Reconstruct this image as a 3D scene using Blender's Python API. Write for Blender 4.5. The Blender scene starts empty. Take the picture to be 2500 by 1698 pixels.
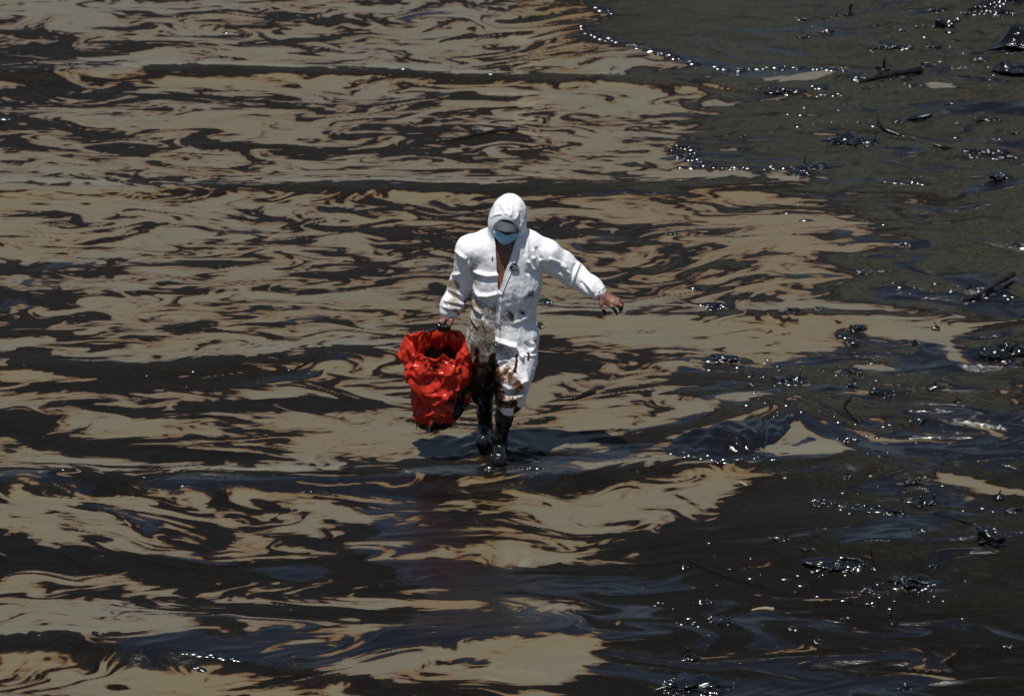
import bpy, math, random
import numpy as np
from mathutils import Vector, Matrix

rng = np.random.default_rng(7)
random.seed(7)
sc = bpy.context.scene
COL = sc.collection

# ------------------------------------------------------------------ camera
PW, PH = 2500.0, 1698.0            # pixel grid of the photograph, used to lay things out on the ground
PITCH = math.radians(23.0)
DIST = 26.0                        # metres from lens to the walking person
FPX = 415.0 * DIST                 # focal length in those pixels
FWD = np.array([0, math.cos(PITCH), -math.sin(PITCH)])
UPV = np.array([0, math.sin(PITCH), math.cos(PITCH)])
RGT = np.array([1.0, 0, 0])
OX, OY = 1215.0, 1112.0            # where the world origin (between the person's feet) sits in the photo
CAM = -DIST * (FWD + (OX - PW / 2) / FPX * RGT - (OY - PH / 2) / FPX * UPV)

cd = bpy.data.cameras.new('camera')
cam = bpy.data.objects.new('camera', cd)
COL.objects.link(cam)
cam.location = CAM
cam.rotation_euler = (math.pi / 2 - PITCH, 0, 0)
cd.sensor_fit = 'HORIZONTAL'
cd.sensor_width = 36.0
cd.lens = FPX / PW * 36.0
cd.clip_end = 5000
cd.dof.use_dof = True
cd.dof.focus_distance = DIST
cd.dof.aperture_fstop = 4.0
sc.camera = cam

# ------------------------------------------------------------------ sky, sun, exposure
SUN_EL = math.radians(76.7)
SUN_AZ = math.radians(-122.0)      # direction the sun stands in, measured from +x, seen from above
sun_dir = Vector((math.cos(SUN_EL) * math.cos(SUN_AZ), math.cos(SUN_EL) * math.sin(SUN_AZ), math.sin(SUN_EL)))
world = bpy.data.worlds.new('World')
sc.world = world
world.use_nodes = True
wn = world.node_tree
bg = wn.nodes['Background']
sky = wn.nodes.new('ShaderNodeTexSky')
sky.sky_type = 'NISHITA'
sky.sun_disc = False
sky.sun_elevation = SUN_EL
sky.sun_rotation = math.pi / 2 - SUN_AZ
sky.air_density = 1.0
sky.dust_density = 0.6
sky.ozone_density = 2.0
wn.links.new(sky.outputs[0], bg.inputs[0])
bg.inputs[1].default_value = 0.06
sl = bpy.data.lights.new('sun', 'SUN')
sl.energy = 4.8
sl.angle = math.radians(0.5)
sl.color = (1.0, 0.96, 0.9)
so = bpy.data.objects.new('sun', sl)
COL.objects.link(so)
so.rotation_euler = sun_dir.to_track_quat('Z', 'Y').to_euler()
so.location = (0, 0, 30)
sc.view_settings.view_transform = 'Standard'
sc.view_settings.look = 'None'
sc.view_settings.gamma = 1.0
sc.view_settings.exposure = 0.0
sc.view_settings.use_curve_mapping = False
sc.cycles.max_bounces = 6
sc.cycles.sample_clamp_indirect = 4.0


# ------------------------------------------------------------------ helpers
def ground(px, py, z=0.0):
    """photo position -> point of the water plane (world metres)"""
    d = FWD + (px - PW / 2) / FPX * RGT - (py - PH / 2) / FPX * UPV
    t = (z - CAM[2]) / d[2]
    return CAM + t * d


def gpts(pts):
    return np.array([ground(x, y)[:2] for x, y in pts])


def body(px, py, y=0.0):
    """photo position -> point in the vertical plane at depth y"""
    d = FWD + (px - PW / 2) / FPX * RGT - (py - PH / 2) / FPX * UPV
    t = (y - CAM[1]) / d[1]
    return CAM + t * d


def smooth(e0, e1, x):
    t = np.clip((x - e0) / (e1 - e0), 0, 1)
    return t * t * (3 - 2 * t)


def grf(nx, ny, lx, ly, lo, hi, slope=1.0, aniso=1.0, seed=0):
    """periodic random field on lx x ly metres with wavelengths lo..hi; aniso stretches it along x"""
    r = np.random.default_rng(seed)
    kx = np.fft.fftfreq(nx, lx / nx)[None, :] * aniso
    ky = np.fft.fftfreq(ny, ly / ny)[:, None]
    k = np.sqrt(kx * kx + ky * ky)
    k[0, 0] = 1e9
    amp = k ** (-slope) * np.exp(-(k * lo) ** 2) * (1 - np.exp(-(k * hi) ** 2)) / np.sqrt(k)
    amp[0, 0] = 0
    f = np.fft.ifft2(np.fft.fft2(r.standard_normal((ny, nx))) * amp).real
    return ((f - f.mean()) / f.std()).astype(np.float32)


def samp(f, x, y, lx, ly):
    """bilinear periodic lookup"""
    ny, nx = f.shape
    u = (x / lx) * nx
    v = (y / ly) * ny
    iu = np.floor(u).astype(np.int64)
    iv = np.floor(v).astype(np.int64)
    fu = (u - iu).astype(np.float32)
    fv = (v - iv).astype(np.float32)
    iu0 = iu % nx
    iu1 = (iu + 1) % nx
    iv0 = iv % ny
    iv1 = (iv + 1) % ny
    return (f[iv0, iu0] * (1 - fu) + f[iv0, iu1] * fu) * (1 - fv) + (f[iv1, iu0] * (1 - fu) + f[iv1, iu1] * fu) * fv


def seg_dist(x, y, pts):
    """distance to a polyline and the run along it (0..1)"""
    best = np.full(x.shape, 1e9, np.float32)
    for a, b in zip(pts[:-1], pts[1:]):
        d = b - a
        L = max(float(d @ d), 1e-12)
        t = np.clip(((x - a[0]) * d[0] + (y - a[1]) * d[1]) / L, 0, 1)
        q = np.hypot(x - a[0] - t * d[0], y - a[1] - t * d[1])
        best = np.minimum(best, q)
    return best


def poly_sd(x, y, pts):
    """signed distance to a polygon, positive inside"""
    d = seg_dist(x, y, np.vstack([pts, pts[:1]]))
    ins = np.zeros(x.shape, bool)
    j = len(pts) - 1
    for i in range(len(pts)):
        xi, yi = pts[i]
        xj, yj = pts[j]
        c = ((yi > y) != (yj > y)) & (x < (xj - xi) * (y - yi) / (yj - yi + 1e-12) + xi)
        ins ^= c
        j = i
    return np.where(ins, d, -d)


def mesh_from(name, verts, faces, smooth_shade=True):
    """numpy verts (n,3), faces (m,3|4) -> mesh datablock"""
    verts = np.asarray(verts, np.float32)
    faces = np.asarray(faces, np.int32)
    me = bpy.data.meshes.new(name)
    n, k = faces.shape
    me.vertices.add(len(verts))
    me.vertices.foreach_set('co', verts.ravel())
    me.loops.add(n * k)
    me.loops.foreach_set('vertex_index', faces.ravel())
    me.polygons.add(n)
    me.polygons.foreach_set('loop_start', np.arange(0, n * k, k, dtype=np.int32))
    me.polygons.foreach_set('loop_total', np.full(n, k, np.int32))
    if smooth_shade:
        me.polygons.foreach_set('use_smooth', np.ones(n, bool))
    me.update(calc_edges=True)
    return me


def attr(me, name, data, kind='FLOAT'):
    a = me.attributes.new(name, kind, 'POINT')
    key = {'FLOAT': 'value', 'FLOAT_VECTOR': 'vector', 'FLOAT_COLOR': 'color'}[kind]
    a.data.foreach_set(key, np.ascontiguousarray(data, np.float32).ravel())


def obj(name, me, mat=None, parent=None, **props):
    o = bpy.data.objects.new(name, me)
    COL.objects.link(o)
    if mat is not None and me is not None:
        if not len(me.materials):
            me.materials.append(mat)
    if parent is not None:
        o.parent = parent
    for k, v in props.items():
        o[k] = v
    return o


class NT:
    """small helper to write node trees"""
    def __init__(self, name):
        self.m = bpy.data.materials.new(name)
        self.m.use_nodes = True
        self.t = self.m.node_tree
        self.b = self.t.nodes['Principled BSDF']

    def n(self, typ, **kw):
        nd = self.t.nodes.new(typ)
        ins = kw.pop('ins', {})
        for k, v in kw.items():
            setattr(nd, k, v)
        for k, v in ins.items():
            self.put(nd.inputs[k], v)
        return nd

    def put(self, sock, v):
        if isinstance(v, bpy.types.NodeSocket):
            self.t.links.new(v, sock)
        elif hasattr(sock.default_value, '__len__') and not hasattr(v, '__len__'):
            sock.default_value = (v,) * len(sock.default_value)
        elif hasattr(v, '__len__') and len(v) == 3 and len(sock.default_value) == 4:
            sock.default_value = (*v, 1)
        else:
            sock.default_value = v

    def math(self, op, a, b=0.0, c=None, clamp=False):
        nd = self.n('ShaderNodeMath', operation=op, use_clamp=clamp)
        self.put(nd.inputs[0], a)
        self.put(nd.inputs[1], b)
        if c is not None:
            self.put(nd.inputs[2], c)
        return nd.outputs[0]

    def vmath(self, op, a, b):
        nd = self.n('ShaderNodeVectorMath', operation=op)
        self.put(nd.inputs[0], a)
        self.put(nd.inputs[1], b)
        return nd.outputs[0]

    def attr(self, name, vec=False):
        nd = self.n('ShaderNodeAttribute', attribute_name=name)
        return nd.outputs['Vector' if vec else 'Fac']

    def noise(self, vec, scale, detail=4.0, rough=0.55, dist=0.0):
        nd = self.n('ShaderNodeTexNoise', ins={'Vector': vec, 'Scale': scale, 'Detail': detail, 'Roughness': rough, 'Distortion': dist})
        return nd.outputs[0]

    def vor(self, vec, scale, feature='F1', rnd=1.0):
        nd = self.n('ShaderNodeTexVoronoi', feature=feature, ins={'Vector': vec, 'Scale': scale, 'Randomness': rnd})
        return nd.outputs['Distance']

    def range(self, v, a, b, c=0.0, d=1.0, interp='SMOOTHSTEP'):
        nd = self.n('ShaderNodeMapRange', interpolation_type=interp, ins={'Value': v, 'From Min': a, 'From Max': b, 'To Min': c, 'To Max': d})
        return nd.outputs[0]

    def ramp(self, v, stops):
        nd = self.n('ShaderNodeValToRGB')
        el = nd.color_ramp.elements
        while len(el) > 1:
            el.remove(el[-1])
        el[0].position = stops[0][0]
        el[0].color = (*stops[0][1], 1)
        for p, c in stops[1:]:
            e = el.new(p)
            e.color = (*c, 1)
        self.put(nd.inputs[0], v)
        return nd.outputs[0]

    def mix(self, f, a, b):
        nd = self.n('ShaderNodeMix', data_type='RGBA')
        self.put(nd.inputs[0], f)
        self.put(nd.inputs[6], a)
        self.put(nd.inputs[7], b)
        return nd.outputs[2]

    def fmix(self, f, a, b):
        nd = self.n('ShaderNodeMix', data_type='FLOAT')
        self.put(nd.inputs[0], f)
        self.put(nd.inputs[2], a)
        self.put(nd.inputs[3], b)
        return nd.outputs[0]

    def bump(self, h, dist, strength=1.0, normal=None):
        nd = self.n('ShaderNodeBump', ins={'Height': h, 'Distance': dist, 'Strength': strength})
        if normal is not None:
            self.put(nd.inputs['Normal'], normal)
        return nd.outputs[0]

    def set(self, **kw):
        names = {'color': 'Base Color', 'rough': 'Roughness', 'ior': 'IOR', 'normal': 'Normal', 'spec': 'Specular IOR Level',
                 'coat': 'Coat Weight', 'coat_rough': 'Coat Roughness', 'sss': 'Subsurface Weight', 'metal': 'Metallic',
                 'sheen': 'Sheen Weight', 'trans': 'Transmission Weight'}
        for k, v in kw.items():
            self.put(self.b.inputs[names[k]], v)
        return self.m

    def pos(self):
        return self.n('ShaderNodeNewGeometry').outputs['Position']

    def objc(self):
        return self.n('ShaderNodeTexCoord').outputs['Object']

    def scale(self, vec, s):
        return self.n('ShaderNodeMapping', ins={'Vector': vec, 'Scale': s}).outputs[0]


# ------------------------------------------------------------------ the oily water
LX, LY = 13.0, 17.0
NCOL, NROW = 960, 900


def outward(mid, far, steps=26):
    """extend a run of grid lines on both sides with ever wider steps"""
    d0, d1 = mid[1] - mid[0], mid[-1] - mid[-2]
    g0, g1 = (far / d0) ** (1.0 / steps), (far / d1) ** (1.0 / steps)
    k = np.arange(1, steps + 1)
    return np.concatenate([mid[0] - np.cumsum(d0 * g0 ** k)[::-1], mid, mid[-1] + np.cumsum(d1 * g1 ** k)])


def spread(y):
    """the grid widens with distance, so that near water is modelled as finely as it shows"""
    return np.clip((0.92 * (y + 23.68) + 4.2) / 28.0, 0.6, 1.5)


def flow_map(X, Y):
    """carry every point back along a swirling current, so that patches end up drawn out into tongues and curls"""
    n = 1024
    px, py = X.astype(np.float32).copy(), Y.astype(np.float32).copy()
    psi = (0.060 * grf(n, n, LX, LY, 0.32, 1.6, 1.6, 2.6, 11) + 0.010 * grf(n, n, LX, LY, 0.15, 0.5, 1.4, 2.2, 12)
           + 0.017 * grf(n, n, LX, LY, 0.12, 0.9, 1.6, 8.0, 14))
    vx = (np.roll(psi, -1, 0) - np.roll(psi, 1, 0)) / (2 * LY / n)
    vy = -(np.roll(psi, -1, 1) - np.roll(psi, 1, 1)) / (2 * LX / n)
    small = None
    for i in range(10):
        a = samp(vx, px, py, LX, LY)
        b = samp(vy, px, py, LX, LY)
        px -= a * 0.12
        py -= b * 0.12
        if i == 0:
            small = (px.copy(), py.copy())
    return px, py, small[0], small[1]


# shapes of the slick: (kind, amount, half width in metres or softness, photo positions of its outline or its line)
LINES = [
    (2.2, .075, [(380, 172), (900, 180), (1150, 198), (1500, 203), (1900, 212), (2500, 230)]),
    (1.2, .07, [(340, 105), (560, 115), (800, 95), (900, 80)]),
    (1.0, .06, [(600, 70), (750, 55), (900, 40)]),
    (1.0, .13, [(-50, 300), (100, 300), (230, 330), (330, 365)]),
    (1.1, .08, [(380, 365), (460, 350), (660, 355), (900, 360), (1150, 395), (1300, 390)]),
    (1.0, .08, [(1000, 330), (1120, 350), (1250, 325)]),
    (2.2, .075, [(520, 458), (620, 470), (900, 465), (1300, 468), (1700, 466), (2100, 462), (2500, 455)]),
    (1.1, .05, [(-30, 515), (180, 530)]),
    (0.9, .05, [(80, 425), (230, 440), (370, 450)]),
    (1.2, .045, [(600, 540), (640, 535), (760, 555), (900, 565), (1000, 560)]),
    (1.0, .035, [(1010, 520), (1090, 540), (1190, 545)]),
    (1.6, .095, [(-20, 655), (150, 658), (275, 660)]),
    (1.2, .045, [(330, 645), (520, 640)]),
    (1.3, .1, [(740, 665), (820, 672), (885, 655)]),
    (1.2, .045, [(280, 720), (450, 710), (620, 705), (790, 712)]),
    (0.9, .09, [(-20, 725), (160, 722)]),
    (0.8, .07, [(-20, 770), (240, 775)]),
    (1.1, .05, [(240, 762), (330, 745), (440, 752)]),
    (1.3, .07, [(420, 800), (500, 795), (515, 808), (450, 822)]),
    (1.2, .035, [(-20, 812), (180, 815)]),
    (1.4, .03, [(60, 850), (130, 842), (310, 847)]),
    (1.9, .085, [(75, 860), (55, 885), (150, 905), (350, 905), (500, 892), (700, 882), (900, 866)]),
    (1.6, .06, [(100, 902), (250, 917), (450, 922), (780, 918)]),
    (1.6, .07, [(-20, 942), (200, 947), (430, 942), (600, 936)]),
    (1.5, .085, [(470, 992), (700, 987), (900, 987)]),
    (1.1, .04, [(250, 1000), (480, 1000)]),
    (1.9, .11, [(-20, 1035), (90, 1042), (130, 1072), (300, 1096), (500, 1106), (690, 1086)]),
    (1.3, .04, [(420, 1042), (560, 1046), (700, 1056), (800, 1050)]),
    (-1.6, .07, [(140, 1042), (175, 1027), (330, 1036), (520, 1052)]),
    (-1.5, .06, [(120, 868), (180, 862), (330, 872)]),
    (1.7, .06, [(1050, 1132), (1120, 1122), (1230, 1112)]),
    (2.0, .11, [(1240, 1130), (1330, 1120), (1450, 1100), (1600, 1070), (1720, 1020), (1870, 985), (2000, 935)]),
    (-1.8, .07, [(1400, 1035), (1600, 1022), (1700, 992), (1870, 962), (1945, 946)]),
    (-1.6, .03, [(1600, 1090), (1740, 1046), (1850, 1010), (1970, 986)]),
    (-1.5, .05, [(1320, 1085), (1400, 1075), (1480, 1090)]),
    (1.0, .07, [(1330, 1000), (1500, 960), (1640, 915), (1800, 880)]),
    (1.0, .06, [(1250, 920), (1400, 905), (1600, 860), (1700, 850)]),
    (1.3, .05, [(165, 1258), (200, 1298), (255, 1322)]),
    (1.5, .07, [(225, 1238), (300, 1252), (380, 1300), (500, 1332)]),
    (1.4, .06, [(400, 1232), (480, 1262), (560, 1302), (500, 1342)]),
    (1.4, .055, [(520, 1232), (600, 1272), (700, 1312), (880, 1352)]),
    (1.3, .05, [(640, 1225), (720, 1250), (820, 1275), (1000, 1310)]),
    (1.3, .05, [(840, 1225), (900, 1250), (980, 1300), (1150, 1330)]),
    (1.3, .2, [(1000, 1250), (1070, 1295), (1140, 1345)]),
    (2.0, .12, [(-20, 1310), (100, 1342), (250, 1372), (400, 1377), (600, 1392), (900, 1386), (1000, 1402), (1400, 1402)]),
    (1.8, .18, [(420, 1405), (800, 1420), (1100, 1430), (1500, 1430)]),
    (-1.5, .05, [(730, 1455), (850, 1468), (1000, 1480), (1130, 1487)]),
    (-1.2, .04, [(330, 1442), (500, 1452), (650, 1470)]),
    (1.8, .17, [(520, 1505), (800, 1520), (1000, 1540), (1300, 1550), (1600, 1550)]),
    (2.2, .13, [(-50, 1577), (200, 1594), (450, 1608), (700, 1642), (900, 1674), (1200, 1702)]),
    (1.0, .1, [(480, 1560), (650, 1575), (800, 1590)]),
    (2.0, .055, [(1015, 1642), (1100, 1622), (1215, 1606)]),
    (1.6, .04, [(1050, 1660), (1150, 1642), (1190, 1630)]),
    (1.2, .05, [(900, 1610), (1010, 1590), (1100, 1580)]),
    (0.9, .035, [(1330, 560), (1420, 565), (1560, 590)]),
    (0.9, .04, [(1480, 655), (1600, 665), (1750, 655)]),
    (-0.35, .12, [(1300, 520), (1600, 540), (1900, 560), (2000, 640)]),
    (-0.3, .12, [(1350, 690), (1600, 720), (1850, 690)]),
    (1.2, .06, [(1700, 700), (1800, 720), (1900, 735)]),
    (1.4, .04, [(1330, 775), (1600, 770), (1900, 765), (2200, 770)]),
    (1.1, .05, [(1300, 830), (1450, 845), (1600, 860)]),
    (-0.5, .09, [(1350, 240), (1500, 250), (1700, 290)]),
    (-0.4, .09, [(1500, 120), (1600, 150), (1760, 185)]),
    (2.6, .035, [(1905, 1062), (1916, 1088), (1904, 1112)]),
    (4.0, .025, [(1942, 1090), (1958, 1076), (1978, 1070)]),
    (1.2, .03, [(1500, 812), (1650, 815), (1760, 828)]),
    (1.2, .025, [(1850, 806), (1960, 812)]),
    (-1.1, .08, [(1650, 425), (1800, 432), (1900, 436)]),
]
AREAS = [
    (1.5, .08, [(-150, 62), (150, 78), (330, 95), (370, 120), (180, 145), (200, 160), (400, 160), (620, 168), (620, 195), (420, 190), (380, 215), (250, 240), (0, 238), (-150, 238)]),
    (3.3, .26, [(1440, -60), (1430, 20), (1480, 40), (1420, 65), (1440, 90), (1560, 115), (1700, 160), (1800, 195), (1760, 215), (1745, 260),
                (1730, 310), (1680, 340), (1650, 355), (1670, 400), (1900, 425), (1990, 448), (2060, 475), (2060, 510), (2110, 560), (2080, 600),
                (2190, 585), (2065, 615), (2026, 643), (2142, 682), (2065, 709), (2123, 732), (2180, 752), (2277, 771), (2450, 785), (2700, 780), (2700, -60)]),
    (2.5, .08, [(1990, 862), (2080, 850), (2060, 810), (2180, 822), (2290, 845), (2310, 880), (2360, 890), (2330, 830), (2400, 808), (2700, 800), (2700, 1160),
                (2400, 1130), (1990, 1125), (1700, 1130), (1600, 1100), (1750, 1050), (1950, 985), (2000, 930), (1900, 960), (1760, 975), (1640, 960),
                (1660, 900), (1850, 890)]),
    (2.1, .06, [(-150, 1136), (300, 1150), (560, 1160), (700, 1162), (900, 1152), (1100, 1150), (1250, 1148), (1450, 1158), (1600, 1132), (1800, 1124), (2700, 1108),
                (2700, 1150), (1950, 1140), (1750, 1150), (1650, 1160), (1500, 1186), (1400, 1200), (1200, 1210), (900, 1208), (500, 1210), (-150, 1202)]),
    (3.6, .24, [(1880, 1150), (1800, 1200), (1740, 1272), (1560, 1300), (1450, 1330), (1380, 1400), (1450, 1500), (1520, 1560), (1500, 1610), (1420, 1640), (1340, 1700),
                (1340, 1800), (2800, 1800), (2800, 1100)]),
    (-0.9, .08, [(740, 1072), (820, 1056), (960, 1050), (1020, 1062), (1300, 1050), (1460, 1060), (1420, 1090), (1240, 1100), (1100, 1105), (960, 1130), (860, 1142), (700, 1150), (600, 1152), (700, 1122)]),
    (-0.5, .10, [(-150, 1216), (400, 1216), (900, 1216), (1200, 1226), (1100, 1260), (980, 1290), (700, 1300), (250, 1320), (120, 1320), (-150, 1290)]),
    (-0.75, .10, [(1225, 1224), (1500, 1192), (1650, 1166), (1800, 1160), (1860, 1156), (1780, 1205), (1740, 1262), (1600, 1290), (1450, 1262), (1300, 1246)]),
    (-0.9, .08, [(1080, 1290), (1250, 1300), (1450, 1320), (1640, 1350), (1500, 1375), (1250, 1360), (1100, 1330)]),
    (-1.2, .08, [(-150, 1452), (200, 1462), (330, 1496), (500, 1540), (420, 1578), (200, 1570), (-150, 1556)]),
    (-2.6, .07, [(800, 1648), (880, 1625), (1000, 1594), (1250, 1572), (1380, 1562), (1470, 1570), (1485, 1605), (1400, 1635), (1330, 1680), (1000, 1690), (880, 1668)]),
    (-0.7, .08, [(-150, 1624), (200, 1634), (400, 1662), (560, 1710), (560, 1800), (-150, 1800)]),
    (-1.55, .06, [(1230, 786), (1600, 784), (2026, 792), (2034, 806), (2048, 845), (1990, 858), (1880, 850), (1700, 840), (1600, 832), (1350, 812)]),
    (-2.0, .05, [(2080, 783), (2300, 790), (2420, 798), (2345, 815), (2322, 850), (2345, 886), (2305, 872), (2282, 836), (2200, 822), (2120, 800)]),
    (-4.8, .05, [(2080, 886), (2150, 880), (2190, 900), (2150, 906), (2100, 902)]),
    (-4.8, .05, [(1855, 1068), (1960, 1030), (1978, 1040), (2000, 1055), (2062, 1088), (2052, 1118), (1880, 1119), (1848, 1096)]),
    (-4.8, .05, [(2290, 1156), (2380, 1164), (2520, 1206), (2520, 1216), (2400, 1196), (2320, 1182)]),
    (-4.8, .05, [(1850, 207), (1900, 188), (1960, 178), (2034, 170), (2034, 186), (1970, 200), (1900, 212)]),
    (-4.8, .05, [(2250, 216), (2290, 200), (2335, 202), (2330, 214), (2395, 226), (2380, 233), (2300, 222)]),
    (-0.6, .15, [(-150, 470), (200, 485), (560, 480), (500, 570), (250, 620), (-150, 630)]),
    (-0.4, .15, [(60, 250), (450, 250), (800, 240), (700, 330), (300, 330)]),
]
# where the streaks lean away from the shore line: (x, y, reach along, reach across, slope)
BENDS = [(1720, 660, 1.1, .8, .55), (400, 1290, 1.5, .55, -.55), (1350, 110, 1.2, .7, .5), (1250, 1300, 1.0, .5, -.5), (700, 600, 1.5, .8, .15), (1500, 990, 1.2, .5, .5), (1500, 280, 1.0, .6, -.4), (300, 420, 1.2, .7, -.12), (900, 1640, 1.0, .4, .5)]
# ripples that travel over the water: (height, half width on the camera side, half width on the far side, crest line)
CRESTS = [
    (.032, .11, .2, [(-300, 1172), (560, 1186), (900, 1184), (1250, 1182), (1450, 1172), (1650, 1146), (2000, 1130), (2800, 1112)]),
    (.038, .12, .22, [(-300, 1580), (200, 1596), (450, 1612), (700, 1644), (900, 1676), (1300, 1720), (2000, 1760)]),
    (.05, .22, .30, [(250, 1560), (800, 1566), (1500, 1560), (2400, 1580)]),
    (.028, .12, .2, [(-300, 470), (620, 472), (1300, 470), (1700, 468), (2100, 464), (2800, 455)]),
    (.026, .12, .2, [(-300, 180), (900, 184), (1150, 200), (1500, 206), (1900, 214), (2800, 232)]),
    (.02, .15, .22, [(-300, 905), (350, 908), (700, 885), (1000, 870)]),
    (.016, .12, .2, [(1250, 778), (1700, 776), (2200, 776), (2800, 780)]),
    (.03, .3, .3, [(1750, 1010), (2100, 960), (2800, 930)]),
    (.025, .3, .3, [(1600, 1330), (2000, 1320), (2800, 1280)]),
]


def near(X, Y, g, r):
    return (X > g[:, 0].min() - r) & (X < g[:, 0].max() + r) & (Y > g[:, 1].min() - r) & (Y < g[:, 1].max() + r)


def oil_field(X, Y):
    """how much oil lies at each point (below 0: open sandy water), and the drawn-out coordinates of the current"""
    bend = np.zeros_like(X)
    for px, py, rx, ry, s in BENDS:
        g = ground(px, py)
        bend += s * (X - g[0]) * np.exp(-((X - g[0]) / rx) ** 2 - ((Y - g[1]) / ry) ** 2)
    Yb = Y - bend
    wx, wy, sx, sy = flow_map(X, Yb)
    sy = sy + bend
    n0 = grf(2048, 2048, LX, LY, 0.032, 0.34, 0.9, 3.2, 21)
    n3 = grf(2048, 2048, LX, LY, 0.018, 0.16, 0.7, 3.6, 25)
    n1 = grf(512, 512, LX, LY, 0.3, 2.0, 1.2, 2.4, 22)
    n2 = grf(2048, 2048, LX, LY, 0.022, 0.10, 0.6, 3.0, 24)
    n4 = grf(1024, 1024, LX, LY, 0.07, 0.6, 1.2, 3.0, 26)
    calm = smooth(-0.5, 0.9, samp(grf(512, 512, LX, LY, 0.5, 2.5, 1.0, 2.0, 27), sx, sy, LX, LY))
    oil = (0.95 - 0.45 * calm) * samp(n0, wx, wy, LX, LY) + 0.75 * calm * samp(n4, wx, wy, LX, LY) + (0.5 - 0.25 * calm) * samp(n3, wx, wy, LX, LY) + 0.3 * samp(n1, sx, sy, LX, LY) - 0.40
    core = np.zeros_like(oil)
    for a, w, pts in LINES:
        g = gpts(pts)
        m = near(X, Y, g, 3.2 * w + 0.5)
        d = seg_dist(sx[m], sy[m], g)
        core[m] += 1.2 * a * np.exp(-(d / (1.25 * w)) ** 4) - 0.15 * a * np.exp(-(d / (3 * w)) ** 2)
    for a, s, pts in AREAS:
        g = gpts(pts)
        m = near(X, Y, g, s + 0.5)
        core[m] += 1.0 * a * smooth(-s, s, poly_sd(sx[m], sy[m], g))
    # small flecks and threads drift mostly where neither oil nor open water has won
    fl = samp(n2, 0.5 * (wx + sx), 0.5 * (wy + sy), LX, LY)
    oil = oil + core
    oil += 0.62 * fl * np.exp(-((oil + 0.1) / 1.0) ** 2)
    return oil, wx, wy, sx, sy, n1


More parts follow.
